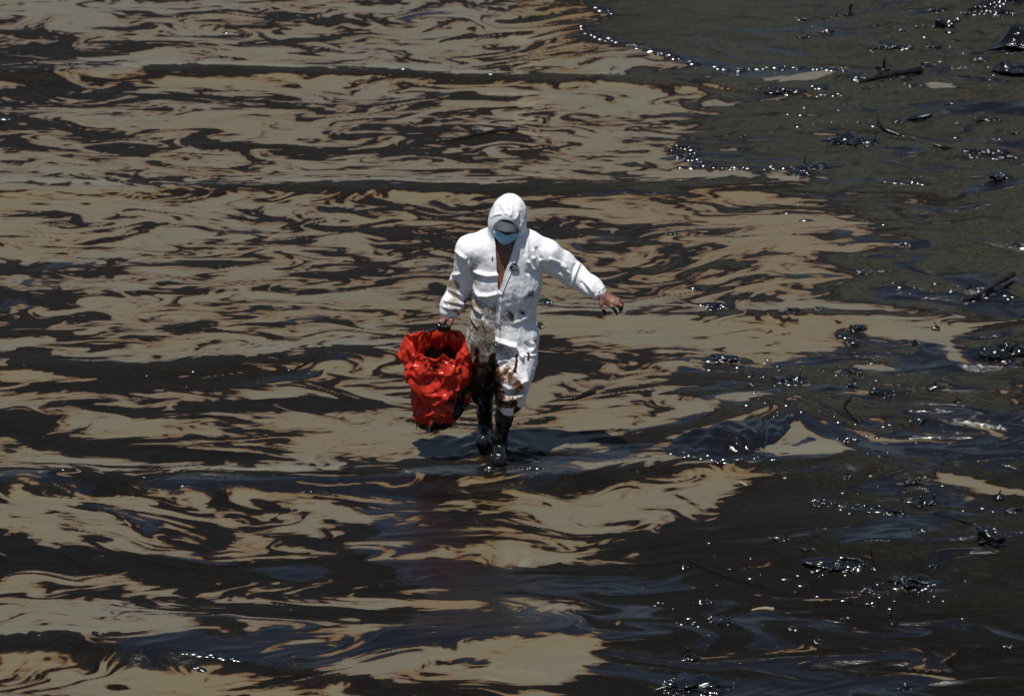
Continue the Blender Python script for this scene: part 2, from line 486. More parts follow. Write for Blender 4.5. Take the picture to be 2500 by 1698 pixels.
def build_water():
    xs = outward(np.linspace(-3.5, 3.6, NCOL), 60.0)
    ys = outward(np.array([ground(1250, q)[1] for q in np.linspace(1790, -70, NROW)]), 60.0)
    X, Y = np.meshgrid(xs.astype(np.float32), ys.astype(np.float32))
    X = X * spread(Y)
    inner = (smooth(7.5, 5.2, np.abs(X)) * smooth(-6.5, -4.3, Y) * smooth(13.5, 10.0, Y)).astype(np.float32)
    oil, wx, wy, sx, sy, n1 = oil_field(X, Y)
    # heights
    H = np.zeros_like(oil)
    for h, s0, s1, pts in CRESTS:
        g = gpts(pts)
        wob = 0.03 * samp(n1, X * 0.7, Y, LX, LY)
        yc = np.interp(X, g[:, 0], g[:, 1]) + wob
        dy = Y - yc
        ends = smooth(g[0, 0] - .4, g[0, 0] + .5, X) * smooth(g[-1, 0] + .4, g[-1, 0] - .5, X)
        amp = h * (1 + 0.22 * samp(n1, X + 3, Y * 0.3 + 1, LX, LY))
        H += 1.15 * amp * ends * (1 - 0.45 * smooth(1.2, 2.6, X)) * np.where(dy < 0, np.exp(-(dy / s0) ** 2), np.exp(-(dy / s1) ** 2))
    H += 0.0030 * samp(grf(1024, 1024, LX, LY, 0.25, 0.9, 1.4, 2.2, 31), X, Y, LX, LY)
    lump = samp(grf(1024, 1024, LX, LY, 0.07, 0.3, 1.0, 2.0, 32), wx, wy, LX, LY)
    thick = smooth(0.6, 2.4, oil)
    right = smooth(1.6, 3.2, X + 0.10 * (4 - Y) - 0.0)
    H += thick * (0.0022 + 0.0055 * right) * lump
    H += 0.011 * right * samp(grf(512, 512, LX, LY, 0.25, 0.9, 1.3, 2.2, 33), X, Y, LX, LY)
    for fx, fy in ((1219, 1132), (1183, 1098)):
        g = ground(fx, fy)
        rr_ = np.hypot(X - g[0], Y - g[1])
        H += 0.0045 * np.cos(2 * np.pi * rr_ / 0.11 + 0.8 * samp(n1, X * 3, Y * 3, LX, LY)) * np.exp(-(rr_ / 0.28) ** 2)
    H += 0.0025 * smooth(-0.05, 0.5, oil)            # the oil lies a little proud of the water
    H *= inner
    # where the oil is still fresh, black and smooth rather than whipped up into a dull brown foam
    fresh = 0.55 * samp(grf(1024, 1024, LX, LY, 0.12, 0.7, 1.0, 2.4, 41), wx, wy, LX, LY) - 1.15 + 0.6 * smooth(0.8, 2.4, X)
    for a, r, pts in [(1.1, .5, [(1750, 1080), (2050, 1080), (2500, 1090)]), (.9, .35, [(1750, 880), (2000, 870), (2300, 880), (2450, 850)]),
                      (1.0, .5, [(1550, 1600), (1800, 1640), (2100, 1680)]), (.7, .5, [(1500, 1450), (1750, 1480)]),
                      (.8, .3, [(2100, 700), (2300, 730), (2500, 720)]), (1.5, .3, [(400, 1590), (800, 1600), (1300, 1560)]),
                      (.8, .12, [(1415, 70), (1560, 112), (1700, 155), (1850, 180), (2050, 172)]), (.7, .15, [(1650, 390), (1950, 410)]),
                      (2.0, .2, [(1100, 1165), (1250, 1165), (1500, 1120)]), (1.15, .12, [(-100, 1180), (500, 1190), (1000, 1190)]), (2.4, .36, [(1010, 1250), (1080, 1330), (1150, 1420), (1200, 1500)])]:
        g = gpts(pts)
        fresh += a * np.exp(-(seg_dist(sx, sy, g) / r) ** 2)
    verts = np.stack([X, Y, H], -1).reshape(-1, 3)
    ny, nx = X.shape
    idx = np.arange(ny * nx).reshape(ny, nx)
    faces = np.stack([idx[:-1, :-1], idx[:-1, 1:], idx[1:, 1:], idx[1:, :-1]], -1).reshape(-1, 4)
    me = mesh_from('oily_water', verts, faces)
    attr(me, 'oil', oil.ravel())
    attr(me, 'fresh', fresh.ravel())
    attr(me, 'warm', (smooth(-1.5, 1.5, X) * smooth(2.0, 3.0, Y) * smooth(5.6, 3.8, Y) * inner).ravel())
    attr(me, 'old', smooth(-1.2, 4.5, Y + 0.4 * samp(n1, X, Y, LX, LY)).ravel())
    attr(me, 'foam', (smooth(0.3, 2.6, X + 0.12 * Y) * smooth(-2.6, 2.5, Y + 0.35 * samp(n1, X, Y, LX, LY)) * inner).ravel())
    attr(me, 'flow', np.stack([wx, wy, np.zeros_like(wx)], -1).reshape(-1, 3), 'FLOAT_VECTOR')
    return me, xs, ys, H


def water_material():
    t = NT('oil_on_sandy_water')
    oil = t.attr('oil')
    fresh = t.attr('fresh')
    flow = t.attr('flow', True)
    pos = t.pos()
    st = t.scale(flow, (1.0, 2.6, 1.0))
    n1 = t.noise(st, 18.0, 5.0, 0.65)
    n2 = t.noise(t.scale(pos, (0.7, 1.9, 1.0)), 34.0, 4.0, 0.68)
    n3 = t.noise(t.scale(pos, (0.45, 1.7, 1.0)), 11.0, 4.0, 0.6)
    o = t.math('ADD', oil, t.math('MULTIPLY', t.math('SUBTRACT', n1, 0.5), 1.1))
    o = t.math('ADD', o, t.math('MULTIPLY', t.math('SUBTRACT', n2, 0.5), 1.3))
    o = t.math('ADD', o, t.math('MULTIPLY', t.math('SUBTRACT', n3, 0.5), 0.9))
    # sandy water, a little greyer or warmer from place to place
    tone = t.noise(t.scale(pos, (0.5, 1.1, 1.0)), 1.6, 4.0, 0.55)
    sand = t.mix(t.range(tone, 0.36, 0.66), (0.120, 0.109, 0.074), (0.128, 0.103, 0.058))
    sand = t.mix(t.math('MULTIPLY', t.attr('warm'), t.range(n3, 0.35, 0.6, 0.3, 0.9)), sand, (0.136, 0.098, 0.049))
    band = t.noise(t.scale(pos, (0.25, 2.0, 1.0)), 9.0, 4.0, 0.6)
    sand = t.mix(t.range(band, 0.35, 0.7, 0.0, 0.30), sand, (0.085, 0.076, 0.054))
    rust = t.noise(st, 5.0, 3.0, 0.5)
    film = t.mix(t.range(rust, 0.38, 0.65), (0.060, 0.034, 0.018), (0.120, 0.066, 0.026))
    # crumbs of rusty oil adrift on the open water
    crumb = t.noise(t.scale(pos, (0.7, 1.6, 1.0)), 24.0, 4.0, 0.68)
    crumb2 = t.noise(t.scale(pos, (0.8, 1.4, 1.0)), 52.0, 2.0, 0.6)
    many = t.math('ADD', t.math('MULTIPLY', t.range(o, -2.0, -0.2), 0.11), t.math('MULTIPLY', t.range(t.noise(pos, 1.3, 3.0, 0.5), 0.4, 0.65), 0.05))
    cm = t.math('MAXIMUM', t.range(t.math('ADD', crumb, many), 0.68, 0.73), t.math('MULTIPLY', t.range(t.math('ADD', crumb2, many), 0.76, 0.80), 0.9))
    sand = t.mix(t.math('MULTIPLY', cm, 0.85), sand, (0.042, 0.022, 0.012))
    dark = t.mix(t.range(n1, 0.3, 0.7), (0.005, 0.0036, 0.0027), (0.012, 0.0088, 0.006))
    fibre = t.noise(t.scale(flow, (0.8, 3.2, 1.0)), 34.0, 4.0, 0.7)
    m0 = t.mix(t.range(fibre, 0.3, 0.72), (0.0075, 0.006, 0.0042), (0.022, 0.018, 0.012))
    mf = t.mix(t.range(fibre, 0.3, 0.72), (0.003, 0.0024, 0.0017), (0.010, 0.008, 0.0055))
    m0 = t.mix(t.attr('old'), mf, m0)
    m1 = t.mix(t.range(fibre, 0.3, 0.72), (0.016, 0.0152, 0.0104), (0.058, 0.0545, 0.038))
    foam = t.attr('foam')
    grain = t.noise(t.scale(pos, (0.55, 1.5, 1.0)), 52.0, 4.0, 0.75)
    mousse = t.mix(t.range(grain, 0.40, 0.66, 0.0, 0.75), t.mix(foam, m0, m1), t.mix(foam, (0.004, 0.0034, 0.0026), (0.007, 0.006, 0.0045)))
    fr = t.range(t.math('ADD', fresh, t.math('MULTIPLY', t.math('SUBTRACT', n1, 0.5), 1.6)), -0.25, 0.3)
    deep = t.mix(fr, mousse, (0.005, 0.004, 0.004))
    thickc = t.mix(t.range(o, 0.5, 2.2), dark, deep)
    c = t.mix(t.math('MULTIPLY', t.range(o, -1.5, -0.3), 0.55), sand, (0.108, 0.066, 0.029))
    c = t.mix(t.range(o, -0.72, 0.04), c, film)
    c = t.mix(t.range(o, -0.10, 0.34), c, thickc)
    isoil = t.range(o, 0.0, 0.35)
    rough_oil = t.fmix(fr, 0.40, 0.07)
    rough = t.fmix(isoil, 0.09, rough_oil)
    # fine crinkles in the thick oil, faint wind ripple elsewhere
    cr = t.noise(t.scale(flow, (1.0, 2.2, 1.0)), 42.0, 5.0, 0.7)
    b1 = t.bump(cr, t.fmix(foam, 0.006, 0.013), t.math('MULTIPLY', isoil, t.fmix(fr, 0.9, 0.3)))
    rip = t.noise(t.scale(pos, (1.0, 2.0, 1.0)), 9.0, 2.0, 0.5)
    b2 = t.bump(rip, 0.004, 0.16, b1)
    t.set(color=c, rough=rough, ior=t.fmix(isoil, 1.33, t.fmix(fr, 1.45, 1.68)), spec=t.fmix(isoil, 0.5, t.fmix(fr, t.fmix(foam, 0.07, 0.11), 0.5)), normal=b2)
    return t.m


wme, WXS, WYS, WH = build_water()
water = obj('oily_water', wme, water_material(), kind='structure')


def water_z(x, y):
    """height of the water surface"""
    i = np.clip(np.searchsorted(WXS, x / float(spread(y))) - 1, 0, len(WXS) - 2)
    j = np.clip(np.searchsorted(WYS, y) - 1, 0, len(WYS) - 2)
    return float(WH[j:j + 2, i:i + 2].mean())


# ------------------------------------------------------------------ solid shapes: blend fields, then skin them
def project(P):
    """world points -> photo positions"""
    q = P - CAM
    d = q @ FWD
    return np.stack([PW / 2 + FPX * (q @ RGT) / d, PH / 2 - FPX * (q @ UPV) / d], -1)


TO_CAM = -FWD


class Field:
    """distance field on a box; shapes are blended in with rounded joints"""
    def __init__(self, lo, hi, h):
        self.lo = np.array(lo, float)
        self.h = h
        self.n = np.ceil((np.array(hi) - self.lo) / h).astype(int) + 1
        self.v = np.full(self.n, 0.3, np.float32)

    def box(self, lo, hi):
        i0 = np.clip(np.floor((np.array(lo) - self.lo) / self.h).astype(int), 0, self.n - 1)
        i1 = np.clip(np.ceil((np.array(hi) - self.lo) / self.h).astype(int) + 1, 1, self.n)
        ax = [(self.lo[a] + self.h * np.arange(i0[a], i1[a])).astype(np.float32) for a in range(3)]
        sl = tuple(slice(i0[a], i1[a]) for a in range(3))
        return sl, ax[0][:, None, None], ax[1][None, :, None], ax[2][None, None, :]

    def blend(self, sl, d, k, cut=False):
        a = self.v[sl]
        if cut:
            d = -d
            self.v[sl] = np.maximum(a, d) + k * np.clip(1 - np.abs(a - d) / k, 0, 1) ** 2 * 0.25
        else:
            self.v[sl] = np.minimum(a, d) - k * np.clip(1 - np.abs(a - d) / k, 0, 1) ** 2 * 0.25

    def cone(self, a, b, ra, rb, k=0.02, flat=1.0):
        """tapered limb from a to b; flat > 1 squeezes it in depth"""
        a = np.array(a, float)
        b = np.array(b, float)
        m = max(ra, rb) + k + 0.02
        sl, x, y, z = self.box(np.minimum(a, b) - m, np.maximum(a, b) + m)
        d = b - a
        w = np.array([1, flat ** 2, 1])
        L = float((d * w) @ d)
        t = np.clip(((x - a[0]) * d[0] + flat ** 2 * (y - a[1]) * d[1] + (z - a[2]) * d[2]) / max(L, 1e-9), 0, 1)
        q = np.sqrt((x - a[0] - t * d[0]) ** 2 + (flat * (y - a[1] - t * d[1])) ** 2 + (z - a[2] - t * d[2]) ** 2)
        self.blend(sl, (q - (ra + (rb - ra) * t)).astype(np.float32), k)

    def chain(self, pts, rad, k=0.02, flat=1.0):
        for i in range(len(pts) - 1):
            self.cone(pts[i], pts[i + 1], rad[i], rad[i + 1], k, flat)

    def egg(self, c, axes, r, k=0.02, cut=False):
        """ellipsoid with unit axes (3 rows) and radii"""
        m = max(r) + k + 0.02
        c = np.array(c, float)
        sl, x, y, z = self.box(c - m, c + m)
        A = np.array(axes, float)
        s = 0
        for i in range(3):
            s = s + (((x - c[0]) * A[i, 0] + (y - c[1]) * A[i, 1] + (z - c[2]) * A[i, 2]) / r[i]) ** 2
        q = np.sqrt(s)
        self.blend(sl, ((q - 1) * min(r)).astype(np.float32), k, cut)

    def skin(self):
        v = self.v
        s = v < 0
        c = s[:-1, :-1, :-1].astype(np.int8)
        off = [(i, j, k) for i in (0, 1) for j in (0, 1) for k in (0, 1)]
        tot = np.zeros_like(c)
        n = np.array(v.shape)
        for i, j, k in off:
            tot += s[i:n[0] - 1 + i, j:n[1] - 1 + j, k:n[2] - 1 + k]
        I, J, K = np.nonzero((tot > 0) & (tot < 8))
        acc = np.zeros((len(I), 3), np.float32)
        cnt = np.zeros(len(I), np.float32)
        val = {o: v[I + o[0], J + o[1], K + o[2]] for o in off}
        for o in off:
            for ax in range(3):
                if o[ax] == 0:
                    p = list(o)
                    p[ax] = 1
                    a, b = val[o], val[tuple(p)]
                    m = (a < 0) != (b < 0)
                    t = a / np.where(m, a - b, 1)
                    pos = np.tile(np.array(o, np.float32), (len(I), 1))
                    pos[:, ax] = t
                    acc += np.where(m[:, None], pos, 0)
                    cnt += m
        P = (acc / cnt[:, None] + np.stack([I, J, K], -1)) * self.h + self.lo
        idx = np.full(n - 1, -1, np.int32)
        idx[I, J, K] = np.arange(len(I))
        faces = []
        for ax in range(3):
            u, w = [a for a in range(3) if a != ax]
            a0 = [slice(1, -1)] * 3
            a1 = [slice(1, -1)] * 3
            a0[ax] = slice(0, -1)
            a1[ax] = slice(1, None)
            s0, s1 = s[tuple(a0)], s[tuple(a1)]
            E = np.nonzero(s0 != s1)
            base = [E[0] + (ax != 0), E[1] + (ax != 1), E[2] + (ax != 2)]

            def cell(du, dw):
                q = [base[0].copy(), base[1].copy(), base[2].copy()]
                q[u] = q[u] - du
                q[w] = q[w] - dw
                return idx[q[0], q[1], q[2]]
            f = np.stack([cell(1, 1), cell(0, 1), cell(0, 0), cell(1, 0)], -1)
            flip = s0[E] if ax != 1 else ~s0[E]
            f[~flip] = f[~flip][:, ::-1]
            faces.append(f)
        F = np.concatenate(faces)
        F = F[(F >= 0).all(1)]
        return P, F


def normals(P, F):
    a, b, c, d = (P[F[:, i]] for i in range(4))
    fn = np.cross(c - a, d - b)
    N = np.zeros_like(P)
    for i in range(4):
        for ax in range(3):
            N[:, ax] += np.bincount(F[:, i], fn[:, ax], len(P))
    return N / np.maximum(np.linalg.norm(N, axis=1, keepdims=True), 1e-12)


def relax(P, F, it=2, f=0.5):
    e = np.concatenate([F[:, [0, 1]], F[:, [1, 2]], F[:, [2, 3]], F[:, [3, 0]]])
    e = np.concatenate([e, e[:, ::-1]])
    cnt = np.maximum(np.bincount(e[:, 0], minlength=len(P)), 1)[:, None]
    for _ in range(it):
        S = np.stack([np.bincount(e[:, 0], P[e[:, 1], ax], len(P)) for ax in range(3)], -1)
        P = P * (1 - f) + f * S / cnt
    return P


def grf3(n, L, lo, hi, slope, seed):
    r = np.random.default_rng(seed)
    k1 = np.fft.fftfreq(n, L / n)
    k = np.sqrt(k1[:, None, None] ** 2 + k1[None, :, None] ** 2 + k1[None, None, :] ** 2)
    k[0, 0, 0] = 1e9
    amp = k ** (-slope - 1) * np.exp(-(k * lo) ** 2) * (1 - np.exp(-(k * hi) ** 2))
    f = np.fft.ifftn(np.fft.fftn(r.standard_normal((n, n, n))) * amp).real
    return (f / f.std()).astype(np.float32), L


def samp3(fl, P):
    f, L = fl
    n = f.shape[0]
    u = P / L * n
    i = np.floor(u).astype(int)
    w = (u - i).astype(np.float32)
    out = 0
    for a in (0, 1):
        for b in (0, 1):
            for c in (0, 1):
                ww = (w[:, 0] if a else 1 - w[:, 0]) * (w[:, 1] if b else 1 - w[:, 1]) * (w[:, 2] if c else 1 - w[:, 2])
                out = out + ww * f[(i[:, 0] + a) % n, (i[:, 1] + b) % n, (i[:, 2] + c) % n]
    return out


BROAD = grf3(72, 0.9, 0.05, 0.22, 1.5, 3)
FINE = grf3(96, 0.6, 0.016, 0.07, 1.2, 4)


def strokes(Q, lst):
    """sum of soft strokes given in photo positions: (amount, half width px, line)"""
    out = np.zeros(len(Q), np.float32)
    for a, w, pts in lst:
        g = np.array(pts, float)
        m = (Q[:, 0] > g[:, 0].min() - 3 * w) & (Q[:, 0] < g[:, 0].max() + 3 * w) & (Q[:, 1] > g[:, 1].min() - 3 * w) & (Q[:, 1] < g[:, 1].max() + 3 * w)
        out[m] += a * np.exp(-(seg_dist(Q[m, 0], Q[m, 1], g) / w) ** 2)
    return out


def creases(P, n, amp, seed, stretch=(1, 1, 1), power=1.6):
    """crumpled-film relief: rounded hollows that meet in sharp ridges"""
    r = np.random.default_rng(seed)
    S = (P * np.array(stretch)).astype(np.float32)
    C = S[r.choice(len(S), n, replace=False)]
    D = np.empty(len(S), np.float32)
    for i in range(0, len(S), 8192):
        q = S[i:i + 8192]
        D[i:i + 8192] = np.sqrt(np.maximum((q * q).sum(1)[:, None] + (C * C).sum(1)[None] - 2 * q @ C.T, 0).min(1))
    D = D / np.percentile(D, 97)
    return amp * (np.clip(D, 0, 1.3) ** power - 0.4)


B = body

# head frame: bowed forward, tipped a little to one side
HC = B(1239, 536, -0.03)
_t, _roll, _yaw = math.radians(20), math.radians(9), math.radians(-4)
HF = np.array([math.sin(_yaw) * math.cos(_t), -math.cos(_yaw) * math.cos(_t), -math.sin(_t)])
HR = np.cross(np.array([0, 0, 1.0]), -HF)
HR = -HR / np.linalg.norm(HR)
if HR[0] < 0:
    HR = -HR
HU = np.cross(HR, HF)
HU = HU if HU[2] > 0 else -HU
HR, HU = HR * math.cos(_roll) - HU * math.sin(_roll), HU * math.cos(_roll) + HR * math.sin(_roll)


def hp(r, f, u):
    return HC + HR * r + HF * f + HU * u


# joints shared by the body and its clothes
SH_L, EL_L, WR_L = B(1148, 610, 0.02), B(1127, 690, 0.11), B(1099, 760, 0.04)      # arm with the bag
SH_R, EL_R, WR_R = B(1333, 620, 0.02), B(1400, 670, 0.07), B(1459, 711, -0.01)     # arm held out
HIP_F, KN_F, AN_F = B(1266, 828, 0.0), B(1254, 922, -0.09), B(1220, 1088, -0.05)
HIP_B, KN_B, AN_B = B(1183, 826, 0.02), B(1178, 915, 0.03), B(1184, 1045, 0.15)


def build_body():
    f = Field((-0.42, -0.27, 0.02), (0.78, 0.24, 1.70), 0.0048)
    ex = np.stack([HR, HF, HU])
    f.egg(hp(0, -0.012, 0.022), ex, (0.073, 0.090, 0.095), 0.02)             # skull
    f.egg(hp(0, 0.026, -0.055), ex, (0.056, 0.064, 0.070), 0.03)              # jaw
    f.cone(hp(0, 0.088, 0.012), hp(0, 0.108, -0.026), 0.009, 0.014, 0.016)    # nose
    f.cone(hp(-0.032, 0.072, 0.026), hp(0.032, 0.072, 0.026), 0.013, 0.013, 0.014)   # brow
    for sgn in (-1, 1):
        f.egg(hp(0.031 * sgn, 0.084, 0.004), ex, (0.015, 0.012, 0.010), 0.010, True)
        f.egg(hp(0.074 * sgn, 0.0, -0.012), ex, (0.010, 0.020, 0.030), 0.008)  # ears
    f.cone(hp(-0.02, 0.082, -0.062), hp(0.02, 0.082, -0.062), 0.010, 0.010, 0.012)  # lips
    nb = B(1239, 602, 0.035)
    f.cone(hp(0, -0.02, -0.05), nb, 0.058, 0.066, 0.03)
    f.chain([SH_L, B(1195, 596, 0.03), nb, B(1288, 598, 0.03), SH_R], [0.052, 0.055, 0.066, 0.055, 0.052], 0.04)
    f.chain([B(1239, 626, 0.005), B(1238, 680, 0.0), B(1232, 745, 0.01), B(1228, 800, 0.02)], [0.158, 0.156, 0.148, 0.155], 0.04, 1.50)
    f.chain([SH_L, EL_L, WR_L], [0.047, 0.038, 0.027], 0.02)
    f.chain([SH_R, EL_R, WR_R], [0.047, 0.038, 0.027], 0.02)
    f.chain([HIP_F, KN_F, AN_F], [0.072, 0.038, 0.024], 0.03)
    f.chain([HIP_B, KN_B, AN_B], [0.072, 0.038, 0.024], 0.03)
    # the open hand: back of the hand up, fingers hanging
    def hand(seq, r, k=0.006):
        f.chain([B(*p) for p in seq], r, k)
    hand([(1459, 711, -.01), (1468, 722, -.025)], [.026, .027], .012)
    hand([(1466, 722, -.025), (1484, 742, -.055)], [.020, .013], .012)
    hand([(1469, 720, -.025), (1491, 738, -.060)], [.021, .013], .012)
    hand([(1471, 718, -.020), (1496, 732, -.050)], [.020, .012], .012)
    hand([(1472, 716, -.012), (1498, 726, -.035)], [.018, .011], .012)
    hand([(1484, 742, -.055), (1494, 749, -.085), (1502, 758, -.095), (1506, 767, -.085)], [.0108, .0098, .0088, .0075])
    hand([(1491, 738, -.060), (1505, 743, -.088), (1513, 751, -.098), (1516, 761, -.088)], [.0108, .0098, .0088, .0075])
    hand([(1497, 731, -.050), (1509, 737, -.070), (1517, 745, -.078), (1519, 755, -.070)], [.0100, .0092, .0084, .0072])
    hand([(1498, 726, -.035), (1510, 730, -.045), (1518, 737, -.050), (1521, 746, -.044)], [.0092, .0084, .0076, .0066])
    hand([(1465, 724, -.035), (1468, 742, -.060), (1473, 755, -.072), (1477.5, 767, -.070)], [.016, .0125, .0105, .0085], .008)
    # the fist on the bag
    hand([(1099, 760, .04), (1094, 772, .025)], [.027, .029], .012)
    hand([(1095, 771, .025), (1074, 786, -.005)], [.021, .014], .012)
    hand([(1094, 772, .02), (1082, 788, -.010)], [.022, .014], .012)
    hand([(1093, 772, .02), (1090, 789, -.010)], [.021, .014], .012)
    hand([(1096, 772, .02), (1097, 788, -.006)], [.019, .013], .012)
    for x, dy in ((1073, 0), (1081, 2), (1089.5, 2), (1097, 1)):
        hand([(x, 787 + dy, -.008), (x - 1, 797 + dy, -.026), (x + .5, 806 + dy, -.016), (x + 1, 806 + dy, .016)], [.0118, .0110, .0098, .0085])
    hand([(1100, 770, .01), (1102, 782, -.014), (1097, 793, -.032)], [.015, .0125, .0095], .008)
    P, F = f.skin()
    P = relax(P, F, 1, 0.4)
    return P, F


